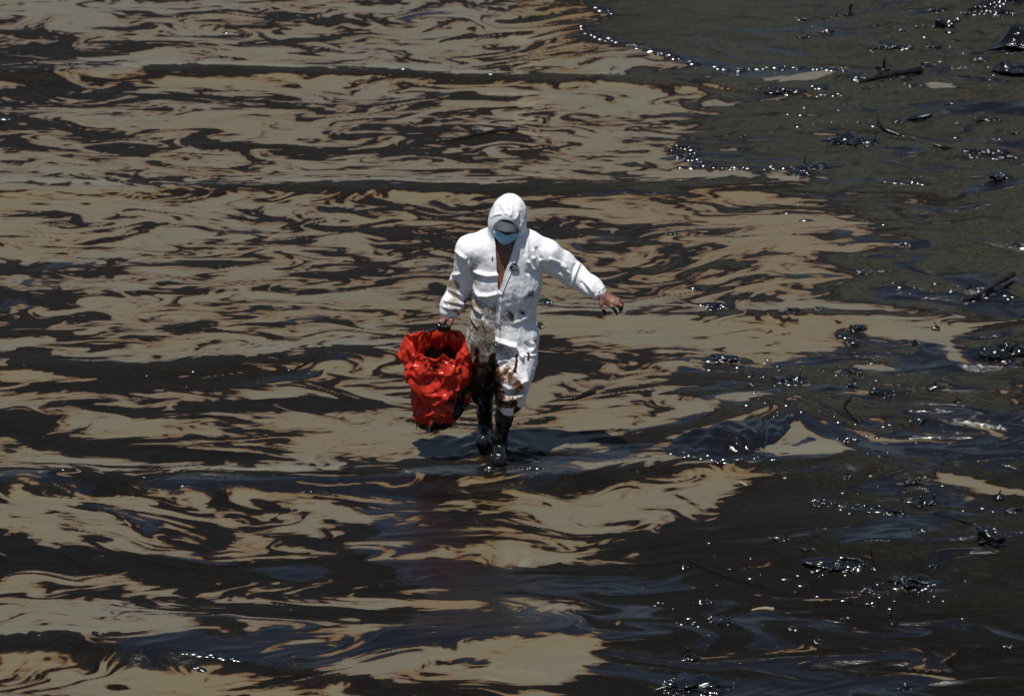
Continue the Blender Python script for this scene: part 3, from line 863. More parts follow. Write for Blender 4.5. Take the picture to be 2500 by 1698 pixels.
def build_coverall():
    f = Field((-0.40, -0.30, 0.18), (0.68, 0.30, 1.76), 0.005)
    ex = np.stack([HR, HF, HU])
    # trunk, boxy and loose
    f.chain([B(1239, 632, 0.005), B(1238, 690, 0.0), B(1229, 752, 0.01), B(1226, 812, 0.015), B(1226, 828, 0.015)], [0.186, 0.188, 0.176, 0.192, 0.185], 0.05, 1.42)
    f.chain([SH_L, B(1192, 600, 0.03), B(1240, 598, 0.04), B(1290, 604, 0.03), SH_R], [0.074, 0.082, 0.088, 0.082, 0.080], 0.06)
    f.chain([SH_L, EL_L, B(1106, 742, 0.06), B(1099, 759, 0.04)], [0.078, 0.064, 0.056, 0.044], 0.045)
    f.chain([SH_R, B(1368, 645, 0.05), EL_R, B(1445, 701, 0.01), B(1459, 711, -0.01)], [0.082, 0.080, 0.073, 0.056, 0.046], 0.03)
    f.chain([HIP_F, B(1262, 880, -0.04), KN_F, B(1247, 956, -0.10), B(1239, 982, -0.10)], [0.115, 0.110, 0.103, 0.092, 0.068], 0.04, 1.05)
    f.chain([HIP_B, KN_B, B(1180, 962, 0.09)], [0.108, 0.080, 0.062], 0.03, 1.05)
    # hood
    f.egg(hp(0.002, -0.018, 0.012), ex, (0.101, 0.122, 0.138), 0.03)
    f.cone(hp(0, -0.005, -0.04), B(1240, 598, 0.03), 0.098, 0.092, 0.05)
    f.cone(hp(0, 0.01, -0.075), B(1238, 606, -0.02), 0.082, 0.085, 0.03)
    # face opening, then the open front
    f.egg(hp(-0.004, 0.115, -0.022), ex, (0.070, 0.130, 0.094), 0.008, True)
    f.egg(hp(0.0, 0.02, -0.015), ex, (0.078, 0.088, 0.108), 0.006, True)
    tl, tr, bt = B(1208, 575, -0.11), B(1264, 580, -0.11), B(1217.5, 714, -0.13)
    lo = np.minimum(np.minimum(tl, tr), bt) - 0.03
    hi = np.maximum(np.maximum(tl, tr), bt) + 0.03
    lo[1], hi[1] = -0.30, -0.015
    sl, x, y, z = f.box(lo, hi)

    def half(a, b, sgn):
        n = np.array([b[2] - a[2], -(b[0] - a[0])])
        n = n / np.hypot(*n) * sgn
        return (x - a[0]) * n[0] + (z - a[2]) * n[1]
    d1 = half(tl, bt, 1)
    d2 = half(tr, bt, -1)
    if d1[d1.shape[0] // 2, 0, -1] > 0:
        d1 = -d1
    if d2[d2.shape[0] // 2, 0, -1] > 0:
        d2 = -d2
    vv = np.maximum(np.maximum(d1, d2), y - (-0.03)) + 0 * y
    f.blend(sl, vv.astype(np.float32), 0.004, True)
    P, F = f.skin()
    P = relax(P, F, 2, 0.5)
    N = normals(P, F)
    Q = project(P)
    face = np.clip((N @ TO_CAM) * 1.6, 0, 1)
    z = P[:, 2]
    # how loose the cloth is from place to place
    loose = 0.55 + 0.6 * smooth(1.15, 0.95, z) - 0.25 * smooth(0.95, 0.8, z) + 0.6 * smooth(0.62, 0.5, z)
    loose = loose * np.where(P[:, 0] > 0.3, 0.9, 1.0) * np.where(z > 1.42, 0.7, 1.0)
    sk = P * np.array([1.0, 1.0, 0.75])
    b0 = samp3(BROAD, sk + 0.3)
    b1 = samp3(BROAD, sk * 1.9 + 1.7)
    f0 = samp3(FINE, P * 0.9)
    wav = 0.007 * np.stack([f0, b1, b0], -1)
    disp = loose * (0.0030 * (0.75 - np.abs(b0)) + creases(P + wav, 75, 0.0115, 1, (1, 1, .45), 1.1) + creases(P + wav, 300, 0.0058, 2, (1, 1, .6), 1.0) + creases(P + wav, 1000, 0.0030, 6, (1, 1, .7), 1.0))
    # named folds on the front, metres outward
    FOLDS = [
        (.017, 5, [(1146, 640), (1152, 652), (1165, 665), (1190, 673), (1212, 671)]), (-.012, 5, [(1158, 674), (1185, 684), (1212, 683)]),
        (.016, 5, [(1155, 698), (1160, 710), (1172, 721), (1190, 722), (1211, 717)]), (-.010, 5, [(1168, 732), (1190, 735)]),
        (.013, 4, [(1150, 735), (1162, 752), (1175, 764)]), (-.010, 5, [(1150, 752), (1165, 772)]),
        (.014, 4, [(1107, 671), (1120, 668), (1131, 662), (1142, 646)]), (-.012, 5, [(1108, 680), (1126, 676), (1140, 664)]),
        (.012, 4, [(1112, 613), (1124, 622), (1137, 630)]), (-.010, 4, [(1114, 622), (1128, 634), (1134, 645)]),
        (-.014, 4, [(1150, 640), (1153, 670), (1152, 700)]),
        (.012, 4, [(1098, 706), (1112, 712), (1128, 722)]), (-.009, 4, [(1096, 718), (1112, 726), (1130, 733)]), (.011, 4, [(1092, 735), (1108, 738), (1128, 742)]),
        (.010, 4, [(1088, 748), (1100, 752), (1120, 752)]),
        (-.012, 4, [(1311, 606), (1315, 622), (1320, 632)]), (.010, 4, [(1302, 612), (1306, 628)]), (.010, 4, [(1325, 612), (1330, 630), (1328, 650)]),
        (.012, 5, [(1291, 640), (1300, 655), (1309, 657)]), (.011, 4, [(1303, 630), (1312, 650)]), (-.010, 5, [(1290, 665), (1305, 668)]),
        (-.013, 4, [(1326, 640), (1328, 660), (1326, 680)]),
        (.013, 4, [(1412, 646), (1406, 662), (1398, 684), (1396, 694)]), (-.010, 4, [(1404, 648), (1396, 668), (1390, 688)]),
        (.010, 4, [(1345, 632), (1365, 640), (1380, 652)]), (-.008, 4, [(1345, 645), (1365, 655), (1378, 668)]), (.010, 4, [(1348, 660), (1366, 668), (1382, 680)]),
        (.009, 4, [(1392, 668), (1380, 660), (1370, 650)]), (-.007, 4, [(1420, 690), (1430, 705), (1440, 715)]), (.009, 4, [(1428, 688), (1440, 702), (1446, 712)]),
        (.009, 4, [(1297, 764), (1288, 770), (1276, 776)]), (-.010, 5, [(1305, 752), (1292, 757), (1270, 768)]), (.008, 4, [(1252, 790), (1275, 780), (1300, 770)]),
        (.026, 5, [(1214, 831), (1228, 835), (1242, 840), (1256, 843), (1266, 856), (1274, 872)]), (-.024, 7, [(1224, 850), (1240, 858), (1256, 864)]),
        (-.022, 6, [(1222, 868), (1240, 874)]), (.016, 5, [(1212, 889), (1224, 880), (1238, 878)]), (.012, 5, [(1272, 872), (1282, 900), (1284, 930)]),
        (.008, 5, [(1214, 905), (1230, 900), (1244, 910)]), (-.007, 5, [(1214, 917), (1232, 915)]), (.009, 5, [(1212, 927), (1222, 934), (1236, 944)]),
        (.009, 5, [(1240, 950), (1262, 944), (1278, 930)]), (-.007, 5, [(1214, 957), (1236, 965), (1262, 958)]),
        (.014, 5, [(1206, 968), (1228, 976), (1254, 974), (1272, 964)]), (-.009, 4, [(1208, 982), (1234, 988)]),
        (.010, 4, [(1300, 838), (1304, 848), (1298, 856)]), (-.008, 4, [(1284, 838), (1296, 848)]), (.007, 3, [(1270, 866), (1295, 868), (1310, 866)]),
        (.010, 4, [(1150, 770), (1158, 785), (1166, 796)]), (.009, 4, [(1150, 800), (1152, 830), (1148, 860)]), (-.010, 5, [(1213, 800), (1214, 830)]),
        (-.012, 4, [(1214, 850), (1214, 890)]), (.010, 4, [(1180, 780), (1190, 810), (1192, 840)]),
        (.006, 3, [(1222, 498), (1230, 512), (1236, 522)]), (-.005, 3, [(1232, 500), (1240, 516)]), (.006, 3, [(1248, 500), (1250, 514), (1246, 526)]),
        (.006, 3, [(1262, 508), (1264, 522), (1258, 534)]), (.006, 3, [(1200, 530), (1212, 524), (1224, 522)]), (-.005, 3, [(1270, 520), (1270, 545)]),
        (.005, 3, [(1276, 540), (1268, 556), (1274, 570)]), (.007, 4, [(1283, 572), (1288, 600), (1290, 640)]), (-.006, 4, [(1279, 590), (1281, 620)]),
    ]
    disp = disp + 1.05 * strokes(Q, [(a, w * 0.85, g) for a, w, g in FOLDS]) * face
    P = P + N * disp[:, None]
    P = relax(P, F, 1, 0.12)
    # where the cloth is soiled
    TAR = [
        (4.0, 24, [(1158, 936), (1196, 932), (1160, 970), (1196, 970)]), (1.6, 10, [(1150, 900), (1150, 960)]), (1.9, 9, [(1204, 868), (1203, 888), (1200, 905)]), (1.4, 6, [(1163, 852), (1164, 880)]),
        (1.3, 9, [(1160, 892), (1205, 892)]), (.62, 17, [(1240, 908), (1252, 935), (1262, 950)]), (.45, 8, [(1238, 894), (1246, 912)]), (.5, 7, [(1266, 930), (1274, 944)]),
        (1.3, 3.5, [(1262, 868), (1260, 890), (1257, 906)]), (1.0, 9, [(1208, 980), (1226, 988), (1246, 990), (1258, 984)]), (.4, 16, [(1215, 968), (1250, 972)]), (1.2, 5, [(1264, 996), (1256, 1003)]),
        (1.3, 4, [(1290, 862), (1289, 878)]), (1.1, 3, [(1308, 831), (1305, 834)]), (1.0, 4, [(1216, 800), (1222, 806)]),
        (1.0, 5, [(1106, 752), (1120, 768)]), (.8, 4, [(1128, 742), (1140, 730)]),
        (1.0, 3, [(1202, 626), (1203, 636)]), (.9, 2.5, [(1152, 628), (1150, 634)]), (.8, 4, [(1243, 762), (1252, 774), (1248, 784)]), (.7, 4, [(1271, 762), (1278, 766)]),
        (.7, 3, [(1240, 850), (1250, 862)]), (.5, 8, [(1150, 960), (1205, 962)]),
    ]
    GRIME = [
        (.9, 16, [(1106, 700), (1112, 725), (1105, 745)]), (1.0, 9, [(1102, 692), (1112, 698)]), (.75, 10, [(1156, 716), (1158, 735), (1150, 748)]), (.6, 16, [(1172, 744), (1190, 756), (1204, 760)]),
        (.5, 18, [(1170, 690), (1200, 700)]), (.8, 7, [(1291, 722), (1302, 712)]), (.9, 6, [(1296, 718), (1301, 722)]), (.7, 6, [(1284, 724), (1282, 730)]), (.9, 9, [(1246, 768), (1250, 782)]),
        (.7, 9, [(1268, 756), (1280, 764)]), (.5, 26, [(1165, 800), (1190, 830), (1170, 860)]), (.5, 30, [(1215, 740), (1225, 790)]), (.6, 14, [(1225, 858), (1250, 880)]),
        (.8, 22, [(1235, 910), (1265, 950), (1235, 975)]), (.45, 25, [(1160, 650), (1185, 650)]), (.4, 14, [(1380, 668), (1398, 680)]), (.5, 8, [(1256, 596), (1246, 640)]),
        (.6, 40, [(1150, 770), (1160, 850)]), (.5, 20, [(1196, 800), (1210, 840)]), (.6, 10, [(1156, 650), (1160, 690)]), (.35, 30, [(1120, 640), (1112, 680)]),
    ]
    tar = strokes(Q, TAR)
    grime = strokes(Q, GRIME) + 0.30 * smooth(1.15, 0.80, z) - 0.12
    # the far side of the legs is as oily as the near one
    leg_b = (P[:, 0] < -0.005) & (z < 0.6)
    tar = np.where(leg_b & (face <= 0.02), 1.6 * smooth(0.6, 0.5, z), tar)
    return P, F, tar, grime


def skin_material():
    t = NT('tanned_skin')
    p = t.objc()
    n = t.noise(p, 22.0, 4.0, 0.6)
    m = t.noise(p, 130.0, 3.0, 0.6)
    c = t.mix(t.range(n, 0.3, 0.7), (0.12, 0.050, 0.031), (0.20, 0.086, 0.054))
    oil = t.range(t.math('ADD', t.attr('oil'), t.math('MULTIPLY', t.math('SUBTRACT', t.noise(p, 45.0, 4.0, 0.6), 0.5), 1.2)), 0.42, 0.6)
    c = t.mix(oil, c, (0.008, 0.005, 0.004))
    t.set(color=c, rough=t.fmix(oil, 0.48, 0.16), normal=t.bump(m, 0.0012, 0.5))
    t.b.inputs['Subsurface Weight'].default_value = 0.06
    t.b.inputs['Subsurface Radius'].default_value = (0.01, 0.004, 0.002)
    return t.m


def cloth_material():
    t = NT('white_coverall_fabric')
    p = t.objc()
    base = t.mix(t.noise(p, 9.0, 3.0, 0.5), (0.74, 0.755, 0.79), (0.82, 0.825, 0.84))
    tar = t.attr('tar')
    gr = t.attr('grime')
    n1 = t.noise(p, 55.0, 5.0, 0.65)
    n2 = t.noise(t.scale(p, (1, 1, 0.5)), 130.0, 4.0, 0.7)
    # thin hair-like threads of oil: where a swirled noise crosses its middle value
    th = t.noise(p, 42.0, 2.0, 0.5, 1.6)
    thread = t.range(t.math('ABSOLUTE', t.math('SUBTRACT', th, 0.5)), 0.008, 0.045, 1.0, 0.0)
    spk = t.math('ADD', t.math('MULTIPLY', gr, 0.36), t.math('MULTIPLY', t.math('SUBTRACT', n2, 0.5), 1.25))
    speck = t.range(spk, 0.31, 0.42)
    tw = t.math('MULTIPLY', thread, t.range(t.math('ADD', gr, t.math('SUBTRACT', n1, 0.5)), 0.25, 0.8))
    wash = t.math('MULTIPLY', t.range(t.math('ADD', gr, t.math('MULTIPLY', t.math('SUBTRACT', n1, 0.5), 1.8)), 0.34, 1.3), 0.72)
    c = t.mix(wash, base, (0.30, 0.215, 0.115))
    c = t.mix(t.math('MULTIPLY', speck, 0.7), c, (0.10, 0.066, 0.034))
    c = t.mix(t.math('MULTIPLY', tw, 0.8), c, (0.03, 0.018, 0.01))
    tt = t.math('ADD', tar, t.math('MULTIPLY', t.math('SUBTRACT', t.noise(t.scale(p, (1, 1, 0.75)), 26.0, 6.0, 0.7), 0.5), 3.0))
    tm = t.range(tt, 0.55, 0.75)
    tcol = t.mix(t.range(tt, 0.72, 1.45), (0.15, 0.055, 0.016), (0.007, 0.004, 0.003))
    c = t.mix(tm, c, tcol)
    wp = t.vmath('ADD', p, t.vmath('MULTIPLY', t.n('ShaderNodeTexNoise', ins={'Vector': p, 'Scale': 9.0, 'Detail': 2.0}).outputs['Color'], (0.03, 0.03, 0.03)))
    v1 = t.vor(t.scale(wp, (1, 1, 0.5)), 15.0)
    v2 = t.vor(t.scale(wp, (0.8, 1, 0.8)), 37.0)
    hgt = t.math('ADD', t.math('MULTIPLY', v1, 0.8), t.math('MULTIPLY', v2, 0.26))
    b = t.bump(hgt, 0.017, 0.5)
    t.set(color=c, rough=t.fmix(tm, 0.62, 0.15), normal=b)
    return t.m


SKIN = skin_material()
CLOTH = cloth_material()


def simple(name, color, rough, **kw):
    t = NT(name)
    t.set(color=color, rough=rough, **kw)
    return t.m


WORN_BLACK = simple('black_trim', (0.012, 0.012, 0.013), 0.5)

person = obj('person', None, label='person in a hooded white coverall wading with a red bag, one arm held out', category='person')
P, F = build_body()
me = mesh_from('body', P, F)
Q = project(P)
oil = strokes(Q, [(1.5, 5, [(1500, 756), (1507, 768)]), (1.5, 5, [(1511, 751), (1517, 762)]), (1.3, 4, [(1518, 752), (1520, 758)]), (1.2, 4, [(1474, 758), (1480, 768)]),
                  (.5, 5, [(1497, 750), (1508, 745)]), (1.0, 7, [(1070, 799), (1100, 803)]), (.55, 6, [(1090, 782), (1088, 792)]), (.5, 8, [(1070, 782), (1078, 790)]), (.5, 5, [(1082, 764), (1110, 768)])])
attr(me, 'oil', oil)
body_o = obj('body', me, SKIN, person)
P, F, tar, grime = build_coverall()
me = mesh_from('coverall', P, F)
attr(me, 'tar', tar)
attr(me, 'grime', grime)
coverall = obj('coverall', me, CLOTH, person)
from mathutils.bvhtree import BVHTree
COVER = BVHTree.FromPolygons([tuple(p) for p in P], [tuple(int(i) for i in q) for q in F])


def onto(px, py, lift=0.004):
    """point of the coverall's surface seen at a photo position, lifted off it"""
    d = FWD + (px - PW / 2) / FPX * RGT - (py - PH / 2) / FPX * UPV
    d = Vector(d / np.linalg.norm(d))
    h = COVER.ray_cast(Vector(CAM), d)
    if h[0] is None:
        return B(px, py, -0.12)
    return np.array(h[0]) - np.array(d) * lift


def ribbon(name, left, right, mat, parent, n=28, m=5, lift=0.005, thick=0.004, sub=True):
    """strip of cloth lying on the coverall between two photo lines"""
    L = np.array(left, float)
    R = np.array(right, float)

    def along(A, s):
        seg = np.hypot(*np.diff(A, axis=0).T)
        cu = np.concatenate([[0], np.cumsum(seg)]) / seg.sum()
        return np.array([np.interp(s, cu, A[:, 0]), np.interp(s, cu, A[:, 1])])
    V = np.zeros((n, m, 3))
    for i in range(n):
        a, b = along(L, i / (n - 1)), along(R, i / (n - 1))
        for j in range(m):
            q = a + (b - a) * j / (m - 1)
            V[i, j] = onto(q[0], q[1], lift)
    # keep the strip from dropping into the open front
    dep = V[..., 1].copy()
    for _ in range(3):
        dep[1:-1] = np.minimum(dep[1:-1], 0.5 * (dep[:-2] + dep[2:]) + 0.004)
    V[..., 1] = dep
    top = V - np.array(FWD) * 0.0 
    bot = V + np.array(FWD) * thick
    verts = np.concatenate([top.reshape(-1, 3), bot.reshape(-1, 3)])
    idx = np.arange(n * m).reshape(n, m)
    fc = [(idx[i, j], idx[i + 1, j], idx[i + 1, j + 1], idx[i, j + 1]) for i in range(n - 1) for j in range(m - 1)]
    o = n * m
    fc += [(q[3] + o, q[2] + o, q[1] + o, q[0] + o) for q in fc]
    rim = [(i, 0) for i in range(n)] + [(n - 1, j) for j in range(1, m)] + [(i, m - 1) for i in range(n - 2, -1, -1)] + [(0, j) for j in range(m - 2, 0, -1)]
    for (a, b), (c, d) in zip(rim, rim[1:] + rim[:1]):
        fc.append((idx[a, b], idx[c, d], idx[c, d] + o, idx[a, b] + o))
    me = mesh_from(name, verts, np.array(fc))
    attr(me, 'tar', np.zeros(len(verts)))
    attr(me, 'grime', np.full(len(verts), 0.15) + 0.4 * smooth(1.1, 0.85, verts[:, 2]))
    return obj(name, me, mat, parent)


ribbon('zip_flap', [(1262, 582), (1250, 622), (1236, 664), (1219, 716)], [(1279, 580), (1265, 622), (1247, 666), (1225, 718)], CLOTH, coverall, 26, 5, 0.006)
ribbon('zip_placket', [(1216, 718), (1211, 760), (1208, 800), (1209, 842)], [(1227, 718), (1222, 760), (1219, 800), (1217, 842)], CLOTH, coverall, 26, 4, 0.003, 0.003)


def cuff(name, a, b, r0, r1, seed, parent):
    """gathered, frilled end of a sleeve from a to b"""
    rr = np.random.default_rng(seed)
    a, b = np.array(a), np.array(b)
    d = b - a
    d = d / np.linalg.norm(d)
    u = np.cross(d, [0.3, 1, 0.1])
    u /= np.linalg.norm(u)
    w = np.cross(d, u)
    n, m = 72, 9
    th = np.linspace(0, 2 * np.pi, n, endpoint=False)
    ruf = sum(rr.uniform(.4, 1) * np.sin(k * th + rr.uniform(0, 6)) for k in (5, 8, 11, 15)) / 2
    V = []
    prof = [(0.0, 1.02, .3), (.2, 1.10, .6), (.38, .98, .5), (.5, .94, .4), (.62, 1.0, .8), (.82, 1.1, 1.2), (1.0, 1.12, 1.5), (.97, 1.02, 1.4), (.7, .85, .5)]
    for s, k, q in prof:
        r = (r0 + (r1 - r0) * s) * k + 0.0042 * q * ruf
        V.append(a + d * (np.linalg.norm(b - a) * s + 0.004 * q * np.roll(ruf, 3))[:, None] + u * (r * np.cos(th))[:, None] + w * (r * np.sin(th))[:, None])
    V = np.array(V).reshape(-1, 3)
    idx = np.arange(n * m).reshape(m, n)
    fc = np.array([(idx[i, j], idx[i, (j + 1) % n], idx[i + 1, (j + 1) % n], idx[i + 1, j]) for i in range(m - 1) for j in range(n)])
    me = mesh_from(name, V, fc)
    attr(me, 'tar', np.full(len(V), .25 if seed == 1 else -.4))
    attr(me, 'grime', np.full(len(V), .6 if seed == 1 else 0.0))
    return obj(name, me, CLOTH, parent)


cuff('cuff', B(1103, 750, .05), B(1096, 768, .032), .046, .044, 1, coverall)
cuff('cuff', B(1452, 706, 0.0), B(1466, 717, -.018), .048, .043, 2, coverall)

# badge on the chest
def badge():
    cx, cy = 1256.5, 652.0
    hexp = [(1250, 642.0), (1259, 642.0), (1267.4, 651.5), (1265, 659.3), (1252, 661.0), (1242.6, 653.2)]
    c = onto(cx, cy, 0.0065)
    pts = [onto(x, y, 0.0065) for x, y in hexp]
    nrm = np.cross(pts[2] - pts[0], pts[4] - pts[0])
    nrm = nrm / np.linalg.norm(nrm)
    if nrm @ TO_CAM < 0:
        nrm = -nrm
    # flatten onto one plane through the middle
    pts = [p - nrm * ((p - c) @ nrm) + nrm * 0.003 for p in pts]
    back = [p - nrm * 0.006 for p in pts]
    V = np.array(pts + back)
    me = bpy.data.meshes.new('badge')
    me.from_pydata(V.tolist(), [], [tuple(range(6)), tuple(range(11, 5, -1))] + [(i, i + 6, (i + 1) % 6 + 6, (i + 1) % 6) for i in range(6)])
    bo = obj('badge', me, simple('badge_black', (0.006, 0.006, 0.010), 0.45), person)
    ux = pts[2] - pts[5]
    ux = (onto(1264, 655, .0065) - onto(1250, 648, .0065))
    ux -= nrm * (ux @ nrm)
    ux /= np.linalg.norm(ux)
    uy = np.cross(nrm, ux)
    white = simple('badge_white', (0.6, 0.6, 0.62), 0.6)
    for txt, size, dx, dy in (('OX GUARD', 0.0125, 0.001, 0.001), ('PROTECTIVE', 0.005, 0.004, -0.0075), ('COVERALL', 0.005, 0.0, -0.0135), ('\u2013\u2013', 0.008, 0.006, 0.0135)):
        cu = bpy.data.curves.new('badge_text', 'FONT')
        cu.body = txt
        cu.size = size
        cu.align_x = 'CENTER'
        cu.extrude = 0.0004
        tmp = bpy.data.objects.new('tmp', cu)
        mm = bpy.data.meshes.new_from_object(tmp)
        bpy.data.objects.remove(tmp)
        M = Matrix([[ux[i], uy[i], nrm[i], (c + nrm * 0.0036 + ux * dx + uy * dy)[i]] for i in range(3)] + [[0, 0, 0, 1]])
        mm.transform(M)
        mm.materials.clear()
        obj('lettering', mm, white, bo)


badge()


# boots
def boot(name, pts, rad, toe, heel, seed, label=None):
    lo = np.min(np.array(list(pts) + [toe, heel]), 0) - 0.09
    hi = np.max(np.array(list(pts) + [toe, heel]), 0) + 0.09
    f = Field(lo, hi, 0.005)
    f.chain(pts, rad, 0.02)
    an = np.array(pts[-1])
    f.cone(an, toe, 0.041, 0.040, 0.03)
    f.cone(an - [0, 0, 0.01], heel, 0.039, 0.034, 0.02)
    f.cone(np.array(toe) + [0, -0.01, 0.004], np.array(toe) * 0.6 + an * 0.4, 0.042, 0.038, 0.02)
    # sole
    f.cone(np.array(toe) - [0, 0.0, 0.030], np.array(heel) - [0, 0, 0.026], 0.034, 0.030, 0.008)
    P, F = f.skin()
    P = relax(P, F, 1, 0.4)
    N = normals(P, F)
    P = P + N * (0.003 * samp3(BROAD, P * 1.6 + seed) + 0.0012 * samp3(FINE, P * 1.2 + seed))[:, None]
    me = mesh_from(name, P, F)
    o = obj(name, me, BOOT, person)
    return o


def wet_oil(name, base=(0.004, 0.0035, 0.0035), rough=0.09, bump=0.003, scale=60.0, ior=1.48):
    t = NT(name)
    p = t.pos()
    n = t.noise(p, scale, 4.0, 0.6)
    n2 = t.noise(p, scale * 0.3, 3.0, 0.5)
    c = t.mix(t.range(n2, 0.45, 0.75), base, tuple(b * 1.8 + 0.001 for b in base))
    t.set(color=c, rough=t.range(n2, 0.3, 0.7, rough, rough + 0.10), ior=ior, normal=t.bump(n, bump, 0.7))
    return t.m


BOOT = wet_oil('oil_wet_rubber', (0.006, 0.006, 0.007), 0.12, 0.002, 40.0)
boot('boot', [B(1236, 975, -0.10), B(1231, 1020, -0.09), B(1221, 1066, -0.065), AN_F], [.056, .049, .039, .038], B(1219, 1121, -0.15), B(1221, 1100, -0.02), 1)
boot('boot', [B(1181, 955, 0.09), B(1184, 1000, 0.12), B(1185, 1030, 0.14), AN_B], [.052, .044, .039, .038], B(1181, 1078, 0.04), B(1187, 1068, 0.19), 2)


# face mask, cap peak, eyes
def face_mask():
    n, m = 25, 21
    V = []
    for i in range(m):
        b = i / (m - 1)
        for j in range(n):
            a = -1 + 2 * j / (n - 1)
            half = 0.075 - 0.017 * b ** 1.6
            fw = 0.122 - 0.050 * abs(a) ** 1.9 + 0.012 * math.sin(math.pi * b) - 0.022 * b ** 3 - 0.006 * (1 - b) ** 2
            fw += 0.0036 * math.cos(b * 6 * math.pi) * (1 - abs(a) ** 3)
            fw += 0.010 * math.exp(-(a / 0.22) ** 2) * (1 - b)
            up = -0.004 - 0.098 * b + 0.018 * (b - 0.4) * a * a
            V.append(hp(half * a, fw, up))
    idx = np.arange(n * m).reshape(m, n)
    fc = [(idx[i, j], idx[i + 1, j], idx[i + 1, j + 1], idx[i, j + 1]) for i in range(m - 1) for j in range(n - 1)]
    me = mesh_from('face_mask', np.array(V), np.array(fc))
    t = NT('blue_mask_fabric')
    p = t.objc()
    t.set(color=t.mix(t.noise(p, 60.0, 3.0, 0.6), (0.26, 0.60, 0.82), (0.36, 0.68, 0.86)), rough=0.75, normal=t.bump(t.noise(p, 40.0, 3.0, 0.6), 0.004, 0.5))
    o = obj('face_mask', me, t.m, person)
    md = o.modifiers.new('thickness', 'SOLIDIFY')
    md.thickness = 0.0016
    md.offset = 0
    tube_obj('top_seam', [hp((0.072) * a, 0.1235 - 0.050 * abs(a) ** 1.9 - 0.006 + 0.010 * math.exp(-(a / .22) ** 2), -0.008 + .018 * -.4 * a * a) for a in np.linspace(-1, 1, 15)], [0.0022] * 15,
             simple('mask_seam', (0.45, 0.68, 0.80), 0.7), o, 6)
    for sg in (-1, 1):
        tube_obj('ear_loop', [hp(.071 * sg, .070, -.012), hp(.077 * sg, .045, .0), hp(.080 * sg, .01, -.005), hp(.076 * sg, .02, -.04), hp(.062 * sg, .065, -.088)], [.0012] * 5,
                 simple('mask_loop', (0.7, 0.72, 0.75), 0.7), o, 5)


def tube_mesh(name, pts, rad, sides=8, seed=None, rough=0.0):
    """tapered tube along a line of points, resampled smoothly"""
    pts = np.array(pts, float)
    rad = np.array(rad, float)
    d = np.gradient(pts, axis=0)
    d /= np.maximum(np.linalg.norm(d, axis=1, keepdims=True), 1e-9)
    ref = np.array([0.13, 0.21, 0.97]) if abs(d[:, 2]).mean() < 0.8 else np.array([0.97, 0.13, 0.21])
    u = np.cross(d, ref)
    u /= np.linalg.norm(u, axis=1, keepdims=True)
    w = np.cross(d, u)
    th = np.linspace(0, 2 * np.pi, sides, endpoint=False)
    r = np.tile(rad[:, None], (1, sides))
    if seed is not None:
        rr = np.random.default_rng(seed)
        r = r * (1 + rough * rr.standard_normal(r.shape))
    V = pts[:, None] + u[:, None] * (r * np.cos(th))[..., None] + w[:, None] * (r * np.sin(th))[..., None]
    n = len(pts)
    V = V.reshape(-1, 3)
    idx = np.arange(n * sides).reshape(n, sides)
    fc = [(idx[i, j], idx[i, (j + 1) % sides], idx[i + 1, (j + 1) % sides], idx[i + 1, j]) for i in range(n - 1) for j in range(sides)]
    V = np.vstack([V, pts[:1] - d[:1] * rad[0] * .6, pts[-1:] + d[-1:] * rad[-1] * .6])
    a, b = len(V) - 2, len(V) - 1
    fc += [(idx[0, (j + 1) % sides], idx[0, j], a, a) for j in range(sides)]
    fc += [(idx[-1, j], idx[-1, (j + 1) % sides], b, b) for j in range(sides)]
    me = bpy.data.meshes.new(name)
    me.from_pydata(V.tolist(), [], [tuple(dict.fromkeys(q)) for q in fc])
    me.polygons.foreach_set('use_smooth', np.ones(len(me.polygons), bool))
    me.update()
    return me


def tube_obj(name, pts, rad, mat, parent=None, sides=8, **kw):
    return obj(name, tube_mesh(name, pts, rad, sides), mat, parent, **kw)


face_mask()


def cap_peak():
    n, m = 29, 9
    V = []

    def pk(a, s):
        ang = a * 1.05
        side = 0.071 * math.sin(ang) / math.sin(1.05) * (1 - 0.04 * s)
        root = 0.062 + 0.030 * (math.cos(ang) - 0.5)
        fw = root + s * (0.060 * (1 - 0.5 * a * a))
        up = 0.066 - 0.024 * a * a - s * 0.040 - 0.014 * s * a * a
        return hp(side, fw, up)
    for i in range(m):
        for j in range(n):
            V.append(pk(-1 + 2 * j / (n - 1), i / (m - 1)))
    idx = np.arange(n * m).reshape(m, n)
    fc = [(idx[i, j], idx[i + 1, j], idx[i + 1, j + 1], idx[i, j + 1]) for i in range(m - 1) for j in range(n - 1)]
    me = mesh_from('cap_peak', np.array(V), np.array(fc))
    t = NT('grey_cap_cloth')
    p = t.objc()
    t.set(color=t.mix(t.noise(p, 90.0, 4.0, 0.6), (0.055, 0.062, 0.068), (0.105, 0.115, 0.122)), rough=0.85, normal=t.bump(t.noise(p, 300.0, 2.0), 0.001, 0.4))
    o = obj('cap_peak', me, t.m, person)
    md = o.modifiers.new('thickness', 'SOLIDIFY')
    md.thickness = 0.003
    tube_obj('trim', [pk(a, 1.0) for a in np.linspace(-1, 1, 29)], [0.0022] * 29, WORN_BLACK, o, 6)


cap_peak()


def eyes():
    me = bpy.data.meshes.new('eye')
    import bmesh
    bm = bmesh.new()
    bmesh.ops.create_uvsphere(bm, u_segments=12, v_segments=8, radius=0.0115)
    bm.to_mesh(me)
    bm.free()
    for sg in (-1, 1):
        o = obj('eye', me, simple('eye_white', (0.35, 0.32, 0.3), 0.15) if sg < 0 else None, person)
        o.location = hp(0.031 * sg, 0.0735, 0.004)


eyes()


